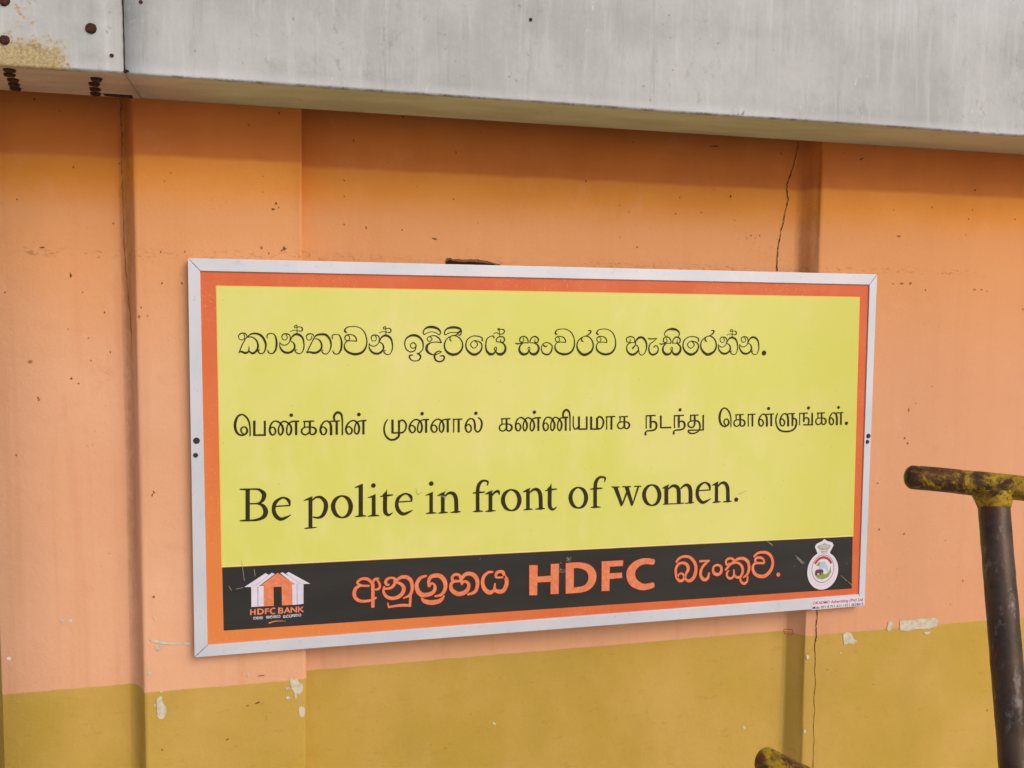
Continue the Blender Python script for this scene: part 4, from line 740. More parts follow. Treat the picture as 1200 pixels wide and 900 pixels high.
DIRT_MARKS = [(-0.4941, 1.7137, 0.065, 0.0063, 2.2), (-0.6351, 1.6716, 0.065, 0.0027999999999999995, 1.3), (-0.4704, 1.6743, 0.065, 0.0027999999999999995, 1.3), (-0.4594, 1.5666, 0.065, 0.0035, 1.3), (-0.4231, 1.6273, 0.065, 0.0035, 1.3), (-0.5033, 1.5871, 0.065, 0.0021, 1.3), (-0.4126, 1.5329, 0.065, 0.0027999999999999995, 1.3), (-0.4556, 1.5126, 0.065, 0.0027999999999999995, 1.3), (-0.4988, 1.471, 0.065, 0.0035, 1.3), (-0.4836, 1.4588, 0.065, 0.0035, 1.3), (-0.5717, 1.4234, 0.065, 0.0049, 2.0), (-0.622, 1.2914, 0.065, 0.0042, 1.6), (-0.5875, 1.5116, 0.065, 0.007, 0.8), (-0.5623, 2.1127, 0.065, 0.0035, 1.3), (-0.509, 2.0905, 0.065, 0.0027999999999999995, 1.3), (-0.3831, 1.9769, 0.065, 0.0035, 1.3), (-0.4831, 1.9635, 0.065, 0.0035, 1.3), (-0.3998, 1.8372, 0.065, 0.0035, 1.8), (-0.6041, 1.8853, 0.065, 0.0027999999999999995, 1.3), (-0.5533, 1.7763, 0.065, 0.0042, 0.3), (-0.3366, 1.6187, 0.0, 0.0042, 1.3), (-0.3319, 1.6398, 0.0, 0.0027999999999999995, 2.0), (-0.318, 1.6202, 0.0, 0.0027999999999999995, 1.3), (-0.3134, 1.2043, 0.0, 0.0042, 1.3), (-0.3166, 1.1976, 0.0, 0.0035, 2.0), (-0.2855, 1.6966, 0.0, 0.0027999999999999995, 1.3), (-0.2416, 1.6974, 0.0, 0.0027999999999999995, 1.3), (-0.2623, 1.9515, 0.0, 0.0035, 1.5), (-0.2763, 1.9314, 0.0, 0.0027999999999999995, 1.3), (-0.0867, 2.0702, 0.0, 0.0049, 1.2), (-0.0183, 2.1022, 0.0, 0.0042, 1.3), (-0.0557, 1.9527, 0.0, 0.0027999999999999995, 1.8), (-0.0269, 1.8904, 0.0, 0.0042, 1.3), (-0.0336, 1.8767, 0.0, 0.0049, 0.6), (-0.0204, 1.8806, 0.0, 0.0035, 1.3), (-0.0561, 1.916, 0.0, 0.0027999999999999995, 1.3), (-0.0607, 1.7851, 0.0, 0.0042, 1.3), (-0.0081, 1.7832, 0.0, 0.0063, 1.3), (-0.0148, 1.7796, 0.0, 0.0035, 1.3), (-0.0445, 1.7721, 0.0, 0.0035, 1.3), (-0.2873, 1.769, 0.0, 0.0035, 1.3), (-0.2341, 1.7704, 0.0, 0.0027999999999999995, 1.3), (-0.3181, 0.952, 0.0, 0.0042, 1.3), (-0.3058, 0.5743, 0.0, 0.0035, 1.3), (-0.1546, 0.5829, 0.0, 0.0042, 0.5), (-0.083, 0.6694, 0.0, 0.007, 0.4), (-0.1066, 0.6645, 0.0, 0.0042, 0.3), (-0.0721, 0.737, 0.0, 0.005599999999999999, 0.2), (0.4187, 2.0432, 0.055, 0.0035, 1.3), (0.1605, 2.0581, 0.055, 0.0035, 1.3), (0.2464, 2.0102, 0.055, 0.0027999999999999995, 1.3), (0.1371, 1.9594, 0.055, 0.0035, 1.3), (0.137, 1.921, 0.055, 0.0027999999999999995, 1.3), (0.4133, 1.9252, 0.055, 0.0027999999999999995, 3.0), (0.1914, 1.8458, 0.055, 0.0042, 1.3), (0.1367, 1.851, 0.055, 0.0027999999999999995, 1.3), (0.2807, 1.843, 0.055, 0.0027999999999999995, 1.3), (0.2821, 2.1245, 0.055, 0.0042, 0.5), (0.4829, 2.0976, 0.055, 0.0035, 1.3), (0.8646, 1.9269, 0.055, 0.0027999999999999995, 1.3), (0.8909, 1.9106, 0.055, 0.0027999999999999995, 1.3), (0.7689, 1.9859, 0.055, 0.0042, 1.3), (0.9174, 1.8179, 0.055, 0.0027999999999999995, 1.3), (0.8678, 1.8431, 0.055, 0.0027999999999999995, 1.3), (1.0389, 1.9544, 0.055, 0.0035, 1.3), (1.0273, 1.9103, 0.055, 0.0035, 1.3), (0.3658, 1.8227, 0.055, 0.005599999999999999, 0.3), (0.8995, 2.0955, 0.055, 0.0027999999999999995, 1.3), (1.1366, 2.0972, 0.055, 0.0084, 0.3), (1.2265, 2.1075, 0.055, 0.0027999999999999995, 1.3), (1.3411, 2.0887, 0.055, 0.0042, 1.3), (1.1901, 1.9645, 0.055, 0.005599999999999999, 1.5), (1.1032, 1.9161, 0.055, 0.0042, 1.3), (1.256, 1.8589, 0.055, 0.0035, 1.3), (1.2823, 1.8597, 0.055, 0.0027999999999999995, 1.3), (1.6012, 2.1124, 0.0, 0.0027999999999999995, 1.3), (1.5043, 2.0877, 0.0, 0.0035, 2.0), (1.5573, 2.0748, 0.0, 0.0063, 0.3), (1.9404, 2.0064, 0.0, 0.0042, 1.3), (1.7955, 1.9517, 0.0, 0.0035, 1.3), (1.9338, 1.9489, 0.0, 0.0035, 1.3), (1.9225, 1.9223, 0.0, 0.0027999999999999995, 1.3), (2.0839, 1.9263, 0.0, 0.0042, 1.3), (1.9152, 1.8769, 0.0, 0.0027999999999999995, 1.3), (1.6708, 1.939, 0.0, 0.0027999999999999995, 1.3), (1.691, 1.8659, 0.0, 0.005599999999999999, 0.4), (1.6634, 1.0179, 0.0, 0.0042, 1.3), (1.7484, 1.0019, 0.0, 0.0035, 1.3), (1.8918, 0.9741, 0.0, 0.0027999999999999995, 2.0), (1.9603, 0.849, 0.0, 0.0027999999999999995, 5.0), (1.9411, 0.8893, 0.0, 0.0021, 5.0), (2.0698, 0.4356, 0.0, 0.0042, 1.3), (1.6476, 0.7259, 0.0, 0.0027999999999999995, 2.0), (1.6646, 0.5546, 0.0, 0.0027999999999999995, 1.3), (1.5088, 0.6122, 0.0, 0.0035, 1.3), (1.9189, 0.7776, 0.0, 0.0027999999999999995, 1.3), (1.7067, 1.7315, 0.0, 0.0063, 0.5), (1.735, 1.732, 0.0, 0.007, 1.6), (1.6785, 1.731, 0.0, 0.0027999999999999995, 1.3), (1.7863, 1.7141, 0.0, 0.0035, 1.3), (1.9532, 1.7185, 0.0, 0.0049, 0.5), (1.9779, 1.7189, 0.0, 0.0042, 0.6), (1.998, 1.7143, 0.0, 0.0035, 1.3), (1.8213, 1.4352, 0.0, 0.0027999999999999995, 1.3), (1.7475, 1.3679, 0.0, 0.0049, 3.0), (1.7706, 1.3866, 0.0, 0.0035, 0.6), (1.7371, 1.2848, 0.0, 0.0042, 1.3), (1.7474, 1.2695, 0.0, 0.0042, 1.3), (1.6526, 1.1556, 0.0, 0.0035, 1.3), (2.1269, 1.6631, 0.0, 0.0035, 1.3)]
SCRATCHES = [[(0.5311, -0.5591, 0.0011), (0.5343, -0.5733, 0.0011)], [(0.5343, -0.5744, 0.0011), (0.5408, -0.5725, 0.0011), (0.5483, -0.5685, 0.0011)], [(0.5333, -0.57, 0.0011), (0.5386, -0.5767, 0.0011)], [(0.5925, -0.5801, 0.0016), (0.6034, -0.5828, 0.0016), (0.611, -0.5842, 0.0016)], [(0.5991, -0.5848, 0.0016), (0.6078, -0.5862, 0.0016)], [(0.6088, -0.5622, 0.0016), (0.6056, -0.5719, 0.0016)], [(0.9266, -0.7598, 0.0012), (0.9416, -0.7656, 0.0012)], [(0.9315, -0.7553, 0.0012), (0.9367, -0.7702, 0.0012)], [(0.9415, -0.7575, 0.0012), (0.9283, -0.768, 0.0012)], [(0.9104, -0.7896, 0.0012), (0.942, -0.7932, 0.0012)], [(0.9138, -0.7963, 0.0012), (0.932, -0.7959, 0.0012)], [(0.9118, -0.7687, 0.0012), (0.9151, -0.7737, 0.0012)], [(0.9136, -0.785, 0.0012), (0.9104, -0.7961, 0.0012)], [(0.9325, -0.8317, 0.0012), (0.9365, -0.8368, 0.0012)], [(1.4293, -0.6047, 0.0025), (1.4439, -0.6002, 0.0025)], [(1.4184, -0.6076, 0.0025), (1.433, -0.6065, 0.0025)], [(0.1105, -0.7191, 0.0016), (0.1164, -0.7684, 0.0016)], [(0.0804, -0.7799, 0.0016), (0.0868, -0.7908, 0.0016)], [(0.0966, -0.788, 0.0016), (0.1129, -0.7856, 0.0016)], [(0.1397, -0.7419, 0.0016), (0.1414, -0.7595, 0.0016)], [(1.5117, -0.7437, 0.0014), (1.5297, -0.7552, 0.0014)], [(1.6066, -0.7938, 0.0014), (1.6252, -0.8129, 0.0014)], [(1.75, -0.8563, 0.0014), (1.7883, -0.888, 0.0014)], [(1.7644, -0.8697, 0.0014), (1.7786, -0.879, 0.0014)], [(1.5176, -0.7492, 0.0013), (1.5305, -0.7588, 0.0013)], [(1.602, -0.7898, 0.0013), (1.6324, -0.8141, 0.0013)], [(1.6072, -0.7991, 0.0013), (1.6276, -0.8165, 0.0013)], [(1.0697, -0.9527, 0.0012), (1.1021, -0.9513, 0.0012)], [(1.1061, -0.9477, 0.0012), (1.1429, -0.9467, 0.0012)], [(1.147, -0.9454, 0.0012), (1.1677, -0.9502, 0.0012)]]
T1_LEFT = (1.0027, -0.9666, 1.364)
T2_LEFT = (0.7259, -1.0027, 0.9248)

def parse(t):
    out = []
    for l in t.strip().split('\n'):
        a = l.split(); k = a[0]; v = [int(q)*1e-4 for q in a[1:]]
        if k == 'p': out.append((k, [(v[i], v[i+1], 0.0) for i in range(0, len(v), 2)]))
        else: out.append((k, [(v[i], v[i+1], v[i+2]) for i in range(0, len(v), 3)]))
    return out
def catmull(P, closed, n=5):
    N = len(P); out = []
    rng = range(N if closed else N-1)
    for i in rng:
        if closed: p = [P[(i+k-1) % N] for k in range(4)]
        else: p = [P[max(0, i-1)], P[i], P[i+1], P[min(N-1, i+2)]]
        for j in range(n):
            t = j/n
            q = []
            for d in range(3):
                a, b, c, e = (p[k][d] for k in range(4))
                q.append(0.5*((2*b)+(-a+c)*t+(2*a-5*b+4*c-e)*t*t+(-a+3*b-3*c+e)*t**3))
            out.append(tuple(q))
    if not closed: out.append(P[-1])
    return out
class Ink:
    """flat print: ribbons, dots and polygons laid on the plane y = const of the sign, each stroke a hair prouder than the last"""
    def __init__(s, y0, grow=0.0):
        s.v = []; s.f = []; s.y0 = y0; s.k = 0; s.grow = grow
    def y(s):
        s.k += 1; return s.y0 - 0.000012*(s.k % 9)
    def ribbon(s, pts, closed):
        y = s.y(); n = len(pts); base = len(s.v)
        g = s.grow
        for i, (x, z, w) in enumerate(pts):
            a = pts[(i-1) % n] if (closed or i > 0) else pts[i]
            b = pts[(i+1) % n] if (closed or i < n-1) else pts[i]
            tx, tz = b[0]-a[0], b[1]-a[1]; L = math.hypot(tx, tz) or 1e-9
            hw = max(w, 0.0009)/2+g
            nx, nz = -tz/L*hw, tx/L*hw
            s.v += [(x+nx, y, z+nz), (x-nx, y, z-nz)]
        for i in range(n if closed else n-1):
            a = base+2*i; b = base+2*((i+1) % n)
            s.f.append((a, a+1, b+1, b))
        if not closed:
            for e in (0, n-1):
                x, z, w = pts[e]; q = pts[1] if e == 0 else pts[n-2]
                ang = math.atan2(z-q[1], x-q[0]); r = (max(w, 0.0009)/2+g)
                sq = 0.55
                b0 = len(s.v); m = 5
                for k in range(m+1):
                    t = -math.pi/2+math.pi*k/m
                    lx, lz = math.cos(t)*r*sq, math.sin(t)*r
                    s.v.append((x+lx*math.cos(ang)-lz*math.sin(ang), y, z+lx*math.sin(ang)+lz*math.cos(ang)))
                s.f.append(tuple(range(b0, b0+m+1)))
    def dot(s, x, z, d, n=16):
        y = s.y(); b = len(s.v); r = d/2+s.grow
        for k in range(n): s.v.append((x+math.cos(2*math.pi*k/n)*r, y, z+math.sin(2*math.pi*k/n)*r))
        s.f.append(tuple(range(b, b+n)))
    def poly(s, pts):
        if s.grow > 0.001:
            P = list(pts)
            for i in range(len(P)):
                a = P[i]; b = P[(i+1) % len(P)]
                s.ribbon([(a[0], a[1], 0.0009), (b[0], b[1], 0.0009)], False)
        y = s.y(); b = len(s.v)
        vs = [Vector((p[0], p[1], 0)) for p in pts]
        s.v += [(p[0], y, p[1]) for p in pts]
        for t in tessellate_polygon([vs]): s.f.append(tuple(b+i for i in t))
    def add(s, strokes):
        for k, P in strokes:
            if k == 's': s.ribbon(catmull(P, False), False)
            elif k == 'c': s.ribbon(catmull(P, True), True)
            elif k == 'l': s.ribbon(P, False)
            elif k == 'd': s.dot(*P[0])
            elif k == 'p': s.poly(P)
        return s
    def build(s, name, mat, parent):
        me = bpy.data.meshes.new(name); me.from_pydata(s.v, [], s.f); me.update()
        return link_obj(name, me, mat, parent)
def slab(name, corners, y0, y1, mat, parent, bevel=0.0):
    """plate between y0 (back) and y1 (front) with the given outline"""
    bm = bmesh.new()
    a = [bm.verts.new((x, y1, z)) for x, z in corners]; b = [bm.verts.new((x, y0, z)) for x, z in corners]
    n = len(corners)
    bm.faces.new(a); bm.faces.new(b[::-1])
    for i in range(n): bm.faces.new((a[i], a[(i+1) % n], b[(i+1) % n], b[i]))
    if bevel: bmesh.ops.bevel(bm, geom=[e for e in bm.edges], offset=bevel, segments=2, affect='EDGES', profile=0.6)
    return from_bm(name, bm, mat, parent)
def patch(bmv, pts, y):
    vs = [Vector((p[0], p[1], 0)) for p in pts]
    v = [bmv.verts.new((p[0], y, p[1])) for p in pts]
    for t in tessellate_polygon([vs]): bmv.faces.new([v[i] for i in t])
def roughen(pts, amp, sub=3):
    out = []
    n = len(pts)
    for i in range(n):
        a, b = pts[i], pts[(i+1) % n]
        for k in range(sub):
            t = k/sub
            out.append((a[0]+(b[0]-a[0])*t+random.uniform(-amp, amp)*(k > 0), a[1]+(b[1]-a[1])*t+random.uniform(-amp, amp)*(k > 0)))
    return out

# ------------------------------------------------------------------ ground
bm = bmesh.new()
for x, y in ((-60, -80), (60, -80), (60, 60), (-60, 60)): bm.verts.new((x, y, 0))
bm.faces.new(bm.verts)
g = from_bm('ground', bm, M_GROUND); g['kind'] = 'structure'

# ------------------------------------------------------------------ the wall
RE, LP = 0.055, 0.065
WX0, WX1, WTOP = -3.6, 4.6, 2.9
wall = thing('plastered_wall', 'salmon and ochre two-tone plastered wall with shallow pillars behind the yellow sign', 'wall', (0, 0.065, 0))
def wob(z, s, a): return a*noise.noise(Vector((s, 3.1, z*2.3)))
def wall_piece(name, segs, seed):
    """a run of wall swept up from a plan outline; every vertical edge wavers a little as trowelled corners do"""
    bm = bmesh.new(); NZ = 60; rows = []
    for j in range(NZ+1):
        z = WTOP*j/NZ
        rows.append([bm.verts.new((x+wob(z, seed+i*7.7, 0.0035)*wx, y+wob(z, seed+i*7.7+50, 0.0025)*wx, z)) for i, (x, y, wx) in enumerate(segs)])
    for j in range(NZ):
        for i in range(len(segs)-1):
            bm.faces.new((rows[j][i], rows[j][i+1], rows[j+1][i+1], rows[j+1][i]))
    o = from_bm(name, bm, M_WALL, wall, True); child_at(o, wall)
    return o
wall_piece('wall_panel', [(WX0, 0.9, 0), (-0.673, 0.9, 0), (-0.671, LP+0.004, .6), (-0.668, LP, .6), (-0.50, LP, 0), (-0.41, LP, 0), (-0.33, LP, 0)], 1)
wall_piece('pillar', [(-0.395, 0.0675, 0), (-0.380, 0.0635, .4), (-0.370, 0.058, 1), (-0.362, 0.048, 1), (-0.354, 0.030, 1), (-0.347, 0.010, 1), (-0.3435, 0.003, 1), (-0.3400, 0.0004, 1), (-0.335, 0.0, 1), (-0.2, 0, 0), (0.0, 0, 0), (0.027, 0.0, 1), (0.0320, 0.0008, 1), (0.0345, 0.004, 1), (0.0340, 0.03, 1), (0.0335, 0.07, 1)], 2)
wall_piece('wall_panel', [(0.015, RE, 0), (0.1, RE, 0), (0.2, RE, 0), (0.8, RE, 0), (1.2, RE, 0), (1.385, RE, 0), (1.43, RE, 0)], 3)
wall_piece('pillar', [(1.385, RE+0.002, 0), (1.401, RE-0.0015, .6), (1.4045, 0.0515, 1), (1.408, 0.047, 1), (1.420, 0.028, 1), (1.430, 0.012, 1), (1.4345, 0.005, 1), (1.4365, 0.0022, 1), (1.4395, 0.0004, 1), (1.446, 0, 1), (1.6, 0, 0), (1.8, 0, 0), (2.4, 0, 0), (2.41, RE, 0), (WX1, RE, 0)], 4)
def wall_patches(name, polys, y, mat, amp=0.0012, label=None):
    bm = bmesh.new()
    for k, p in enumerate(polys): patch(bm, roughen(p, amp), y-0.0001*(k % 5))
    o = from_bm(name, bm, mat, wall); child_at(o, wall)
    return o
for x, z, y, r, asp in DIRT_MARKS:
    n_ = random.randint(6, 9); a0 = random.uniform(-.3, .3); P = []
    for k in range(n_):
        t = 2*math.pi*k/n_; rr = r*random.uniform(.35, 1.0)
        dx, dz = rr*math.cos(t)/math.sqrt(asp), rr*math.sin(t)*math.sqrt(asp)
        P.append((x+dx*math.cos(a0)-dz*math.sin(a0), z+dx*math.sin(a0)+dz*math.cos(a0)))
    bm = bmesh.new(); patch(bm, P, y-0.0013); o = from_bm('dirt_mark', bm, M_SMUT if random.random() < .5 else M_SMUT2, wall); child_at(o, wall)
for p in PEEL_PILLAR: wall_patches('peeled_patch', [p], -0.0015, M_PLASTER)
for p in PEEL_RIGHT: wall_patches('peeled_patch', [p], -0.0018, M_PLASTER)
for p in PEEL_LEFT: wall_patches('peeled_patch', [p], LP-0.0015, M_PLASTER)
for p in PEEL_RECESS: wall_patches('peeled_patch', [p], RE-0.0015, M_PLASTER)
wall_patches('filler_streak', FILLER_STREAK, -0.0012, M_PLASTER)
wall_patches('chipped_hole', HOLE, RE-0.0016, M_EDGE, 0.0015)
wall_patches('chipped_hole', HOLEDARK, RE-0.0026, M_DARK, 0.0012)
def crack(name, pts, y, mat, wscale=1.0):
    ink = Ink(y); P = []
    n = len(pts)
    for i in range(n-1):
        a, b = pts[i], pts[i+1]
        for k in range(7):
            t = k/7
            P.append((a[0]+(b[0]-a[0])*t+random.uniform(-.0013, .0013), a[1]+(b[1]-a[1])*t, max(.0006, (a[2]+(b[2]-a[2])*t)*0.00021*wscale*random.uniform(.35, 1.3))))
    ink.ribbon(P, False)
    o = ink.build(name, mat, wall); child_at(o, wall); return o
crack('crack', CRACK_TOP, RE-0.0022, M_DARK)
crack('crack', CRACK_LOW, -0.0022, M_DARK, 0.85)
crack('dirt_line', CRACK_LEFT, 0.0445, M_SMUT, 1.0)
# small brick-red paint tick on the inner face of the right pillar
mk = PAINT_MARK[0]; ink = Ink(0.022)
for i in range(len(mk)):
    a, b = mk[i], mk[(i+1) % len(mk)]; ink.ribbon([(a[0], a[1], .0022), (b[0], b[1], .0022)], False)
o = ink.build('paint_mark', plain('brick red paint', lin(140, 62, 34), 0.8), wall); child_at(o, wall)

# ------------------------------------------------------------------ overhead girder
gird = thing('overhead_girder', 'pale grey weathered girder running along the top of the wall', 'girder', (0.7, -0.1, 2.116))
YF, ZB, ZT = -0.218, 2.116, 2.72
def girder_piece(name, x0, x1, seed, dz=0.0):
    bm = bmesh.new(); n = max(2, int((x1-x0)/0.06)); R = 0.006
    prof = [(-0.001, ZB), (YF+R+0.004, ZB), (YF+R*0.5, ZB+R*0.12), (YF+R*0.12, ZB+R*0.5), (YF, ZB+R), (YF+0.0015, ZB+0.05), (YF, ZB+0.2), (YF, ZT), (-0.001, ZT)]
    rows = []
    for i in range(n+1):
        x = x0+(x1-x0)*i/n
        rr = []
        for k, (y, z) in enumerate(prof):
            wz = 0.0022*noise.noise(Vector((x*3.1, seed, k*0.2))) if 0 < k < 6 else 0
            wy = 0.0018*noise.noise(Vector((x*5.3, seed+9, k*0.3))) if 0 < k < 8 else 0
            rr.append(bm.verts.new((x, y+wy, z+wz+dz)))
        rows.append(rr)
    for i in range(n):
        for k in range(len(prof)-1): 
            f = bm.faces.new((rows[i][k], rows[i+1][k], rows[i+1][k+1], rows[i][k+1])); f.material_index = 1 if k == 0 else 0; f.smooth = True
    bm.faces.new(rows[0]); bm.faces.new(rows[-1][::-1])
    o = from_bm(name, bm, M_GIRDER, gird); o.data.materials.append(M_UNDER); child_at(o, gird)
    return o
girder_piece('girder_section', -3.6, -0.3232, 1, -0.0006)
girder_piece('girder_section', -0.3215, 4.6, 2)
# the splice: dark line with a little torn lip
ink = Ink(YF-0.0022); P = []
for i in range(60):
    z = 2.118+0.55*i/59; P.append((-0.3223+random.uniform(-.0006, .0006), z, random.uniform(.0012, .0028)))
ink.ribbon(P, False)
ink.ribbon([(-0.3225, 2.118, .005), (-0.318, 2.121, .007), (-0.314, 2.1205, .003)], False)
o = ink.build('splice_joint', M_DARK, gird); child_at(o, gird)
def bolt(x, y, z, axis, r, h=0.006, name='bolt_head'):
    bm = bmesh.new()
    bmesh.ops.create_cone(bm, cap_ends=True, segments=12, radius1=r, radius2=r*0.82, depth=h)
    bmesh.ops.bevel(bm, geom=[e for e in bm.edges if e.calc_length() < r*0.6], offset=h*0.2, segments=1, affect='EDGES')
    for v in bm.verts: v.co += Vector([random.uniform(-1, 1)*r*0.07 for _ in range(3)])
    mtx = Matrix.Rotation(math.pi/2, 4, 'X') if axis == 'y' else Matrix.Rotation(math.pi, 4, 'X')
    bmesh.ops.transform(bm, matrix=Matrix.Translation((x, y, z)) @ mtx, verts=bm.verts)
    o = from_bm(name, bm, M_RUSTB, gird); child_at(o, gird)
for x, z, r in ((-0.5425, 2.242, .0115), (-0.5437, 2.1652, .010), (-0.384, 2.2015, .0115)): bolt(x, YF-0.001, z, 'y', r)
bolt(-0.346, YF-0.0005, 2.1503, 'y', .0042, .003, 'nail_stub'); bolt(-0.2884, YF-0.0005, 2.2625, 'y', .004, .003, 'nail_stub'); bolt(0.5399, YF-0.0005, 2.2988, 'y', .0042, .003, 'nail_stub')
for x, y in ((-0.5435, -0.1918), (-0.5541, -0.1525), (-0.5592, -0.1092), (-0.5683, -0.0691), (-0.5755, -0.03), (-0.3864, -0.1631), (-0.3991, -0.1197), (-0.4064, -0.0729), (-0.4134, -0.03)):
    bolt(x, y, ZB-0.003, 'z', .0125, .007, 'bolt_end')
o = slab('rust_strip', [(-0.398, 2.1155), (-0.338, 2.1155), (-0.338, 2.1125), (-0.398, 2.1135)], -0.012, -0.03, M_RUSTB, gird); child_at(o, gird)
# roof slab added out of view, keeping sky light out behind the girder
cap = slab('sky_light_cap', [(-3.6, 2.905), (4.6, 2.905), (4.6, 3.05), (-3.6, 3.05)], 0.6, -0.24, plain('grey concrete', lin(150, 146, 138), 0.9), None)
cap['label'] = 'grey concrete roof slab added out of view above the girder to block sky light'; cap['category'] = 'cap'

# ------------------------------------------------------------------ the sign
W, H = 1.83, 0.948
SX, SY, SZ = -0.10196*2.2091, -0.028, 1.62+0.0608*2.2091
sign = thing('signboard', 'long yellow printed sign with an orange border in an aluminium frame on the salmon wall', 'sign', (SX, SY, SZ))
FW = 0.0300
o_, i_ = [(0, 0), (W, -0.0), (W, -H), (0, -H)], [(0.0266, -0.029), (1.8064+0.001, -0.0290), (1.8110, -0.9150), (0.0299, -0.9202)]
def frame_rail(c):
    slab('frame_rail', c, 0.022, 0.0, M_ALU, sign, 0.0007)
g_ = 0.0010
frame_rail([(o_[0][0]+g_, 0), (W-g_, 0), (i_[1][0]-g_, i_[1][1]), (i_[0][0]+g_, i_[0][1])])
frame_rail([(0, -H+g_), (0, -g_), (i_[0][0], i_[0][1]-g_), (i_[3][0], i_[3][1]+g_)])
frame_rail([(g_, -H), (i_[3][0]+g_, i_[3][1]), (i_[2][0]-g_, i_[2][1]), (W-g_, -H)])
frame_rail([(W, -g_), (W, -H+g_), (i_[2][0], i_[2][1]+g_), (i_[1][0], i_[1][1]-g_)])
slab('back_panel', [(0.01, -0.01), (W-0.01, -0.01), (W-0.01, -H+0.01), (0.01, -H+0.01)], 0.020, 0.0065, M_BACK, sign)
slab('orange_border', [(0.02, -0.02), (W-0.014, -0.02), (W-0.014, -H+0.02), (0.02, -H+0.02)], 0.006, 0.0040, M_ORANGE, sign)
YQ = [(0.0628, -0.0641), (1.7778, -0.0655), (1.7850, -0.7446), (0.0659, -0.7327)]
BQ = [(0.0659, -0.7345), (1.7850, -0.7462), (1.7880, -0.8973), (0.0672, -0.8887)]
def flat(name, pts, y, mat, parent=sign):
    ink = Ink(y); ink.poly([(a, b, 0) for a, b in pts]); return ink.build(name, mat, parent)
ink = Ink(0.0037)
for i in range(4):
    if i == 2: continue
    a, b = YQ[i], YQ[(i+1) % 4]; ink.ribbon([(a[0], a[1], .0042), (b[0], b[1], .0042)], False)
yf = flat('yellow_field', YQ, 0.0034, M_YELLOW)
rim = ink.build('field_edge', M_RIM, sign)
ink = Ink(0.0028); a, b = YQ[3], YQ[2]; ink.ribbon([(a[0], a[1]+.0012, .0030), (b[0], b[1]+.0012, .0030)], False)
ink.build('field_edge', M_PALE, sign)
bf = flat('black_band', BQ, 0.0034, M_BLACK)
LY = 0.0026
for name, T, gr in (('sinhala_word', T_sin1, 0.00022), ('tamil_word', T_tam, 0.00018), ('english_word', T_eng, 0.0001)):
    for t in T.split('#'): Ink(LY, gr).add(parse(t)).build(name, M_INK, sign)
def two_tone(name, t, grow, mat=M_FILL):
    f = Ink(LY-0.0003, -0.0002).add(parse(t)).build(name, mat, sign)
    Ink(LY, grow).add(parse(t)).build('letter_outline', M_RED, f)
for t in T_ora.split('#'): two_tone('orange_sinhala_word', t, 0.0022)
for t in T_hdfc.split('#'): two_tone('bank_name_letter', t, 0.0020)
logo = Ink(LY).add(parse(T_whiteL)).build('house_logo', M_WHITE, sign)
Ink(LY-0.0002).add(parse(T_houseO)).build('logo_house', M_FILL, logo)
for st in parse(T_lines): Ink(LY-0.0004).add([st]).build('logo_line', M_LILAC, logo)
lb = Ink(LY-0.0002).add(parse(T_bank)).build('logo_lettering', M_FILL, logo)
Ink(LY-0.0002).add(parse(T_tag)).build('logo_tagline', M_WHITE, logo)
Ink(LY-0.0002).add(parse(T_swoosh)).build('logo_underline', M_FILL, logo)
# screws in the side rails
def screw(x, z, r):
    bm = bmesh.new()
    bmesh.ops.create_cone(bm, cap_ends=True, segments=18, radius1=r, radius2=r*0.7, depth=0.003)
    bmesh.ops.transform(bm, matrix=Matrix.Translation((x, -0.0014, z)) @ Matrix.Rotation(math.pi/2, 4, 'X'), verts=bm.verts)
    from_bm('screw', bm, M_SCREW, sign, False)
for x, z, r in ((0.0125, -0.4264, .0078), (0.0100, -0.4608, .0058), (1.8215, -0.4567, .0070), (1.8190, -0.4734, .0060)): screw(x, z, r)
# scratches on the print
def scratches(name, lst, mat):
    ink = Ink(LY-0.0010)
    for pts in lst:
        ink = Ink(LY-0.0010); ink.ribbon([(x, z, w_*(0.35 if i in (0, len(pts)-1) else 1)) for i, (x, z, w_) in enumerate(pts)], False); ink.build(name, mat, sign)
scratches('scratch', SCRATCHES, M_SCR)
# crest sticker, lower right
CX, CZ = 1.6915, -0.8395; RX, RZ = 0.0495, 0.0545
def ell(rx, rz, n=40, cx=CX, cz=CZ, a0=0, a1=2*math.pi):
    return [(cx+rx*math.cos(a0+(a1-a0)*k/n), cz+rz*math.sin(a0+(a1-a0)*k/n), 0) for k in range(n)]
ink = Ink(LY-0.0002); ink.poly(ell(RX, RZ))
def cr(pts, kx=0.000280, kz=0.000300): # crown drawn in crop pixels around (235,245)
    return [(CX+(x-232)*kx, -0.7480-(z-85)*kz, 0) for x, z in pts]
ink.poly(cr([(238, 85), (262, 102), (330, 122), (346, 150), (322, 190), (308, 212), (306, 250), (164, 250), (162, 212), (150, 190), (132, 155), (148, 128), (212, 104)]))
crest = ink.build('crest_sticker', M_STICK, sign)
ink = Ink(LY-0.0004)
ink.poly(cr([(239, 118), (254, 130), (304, 142), (318, 158), (286, 190), (272, 222), (208, 222), (198, 192), (160, 160), (176, 142), (226, 130)]))
ink.build('crest_crown', M_SGREY, crest)
ink = Ink(LY-0.0005)
for zz in (142, 160, 190, 208): ink.ribbon([(p[0], p[1], .0012) for p in cr([(190, zz), (240, zz+5), (290, zz)])], False)
ink.build('crown_band', M_STICK, crest)
ink = Ink(LY-0.0004)
CZ2 = CZ+0.006
ink.ribbon([(x, z, .0018) for x, z, _ in ell(0.0350, 0.0395, 40, CX, CZ2)], True)
ink.ribbon([(x, z, .0072) for x, z, _ in ell(0.0290, 0.0325, 24, CX, CZ2, math.radians(28), math.radians(155))], False)
ink.build('crest_ring', M_SRED, crest)
ink = Ink(LY-0.00045)
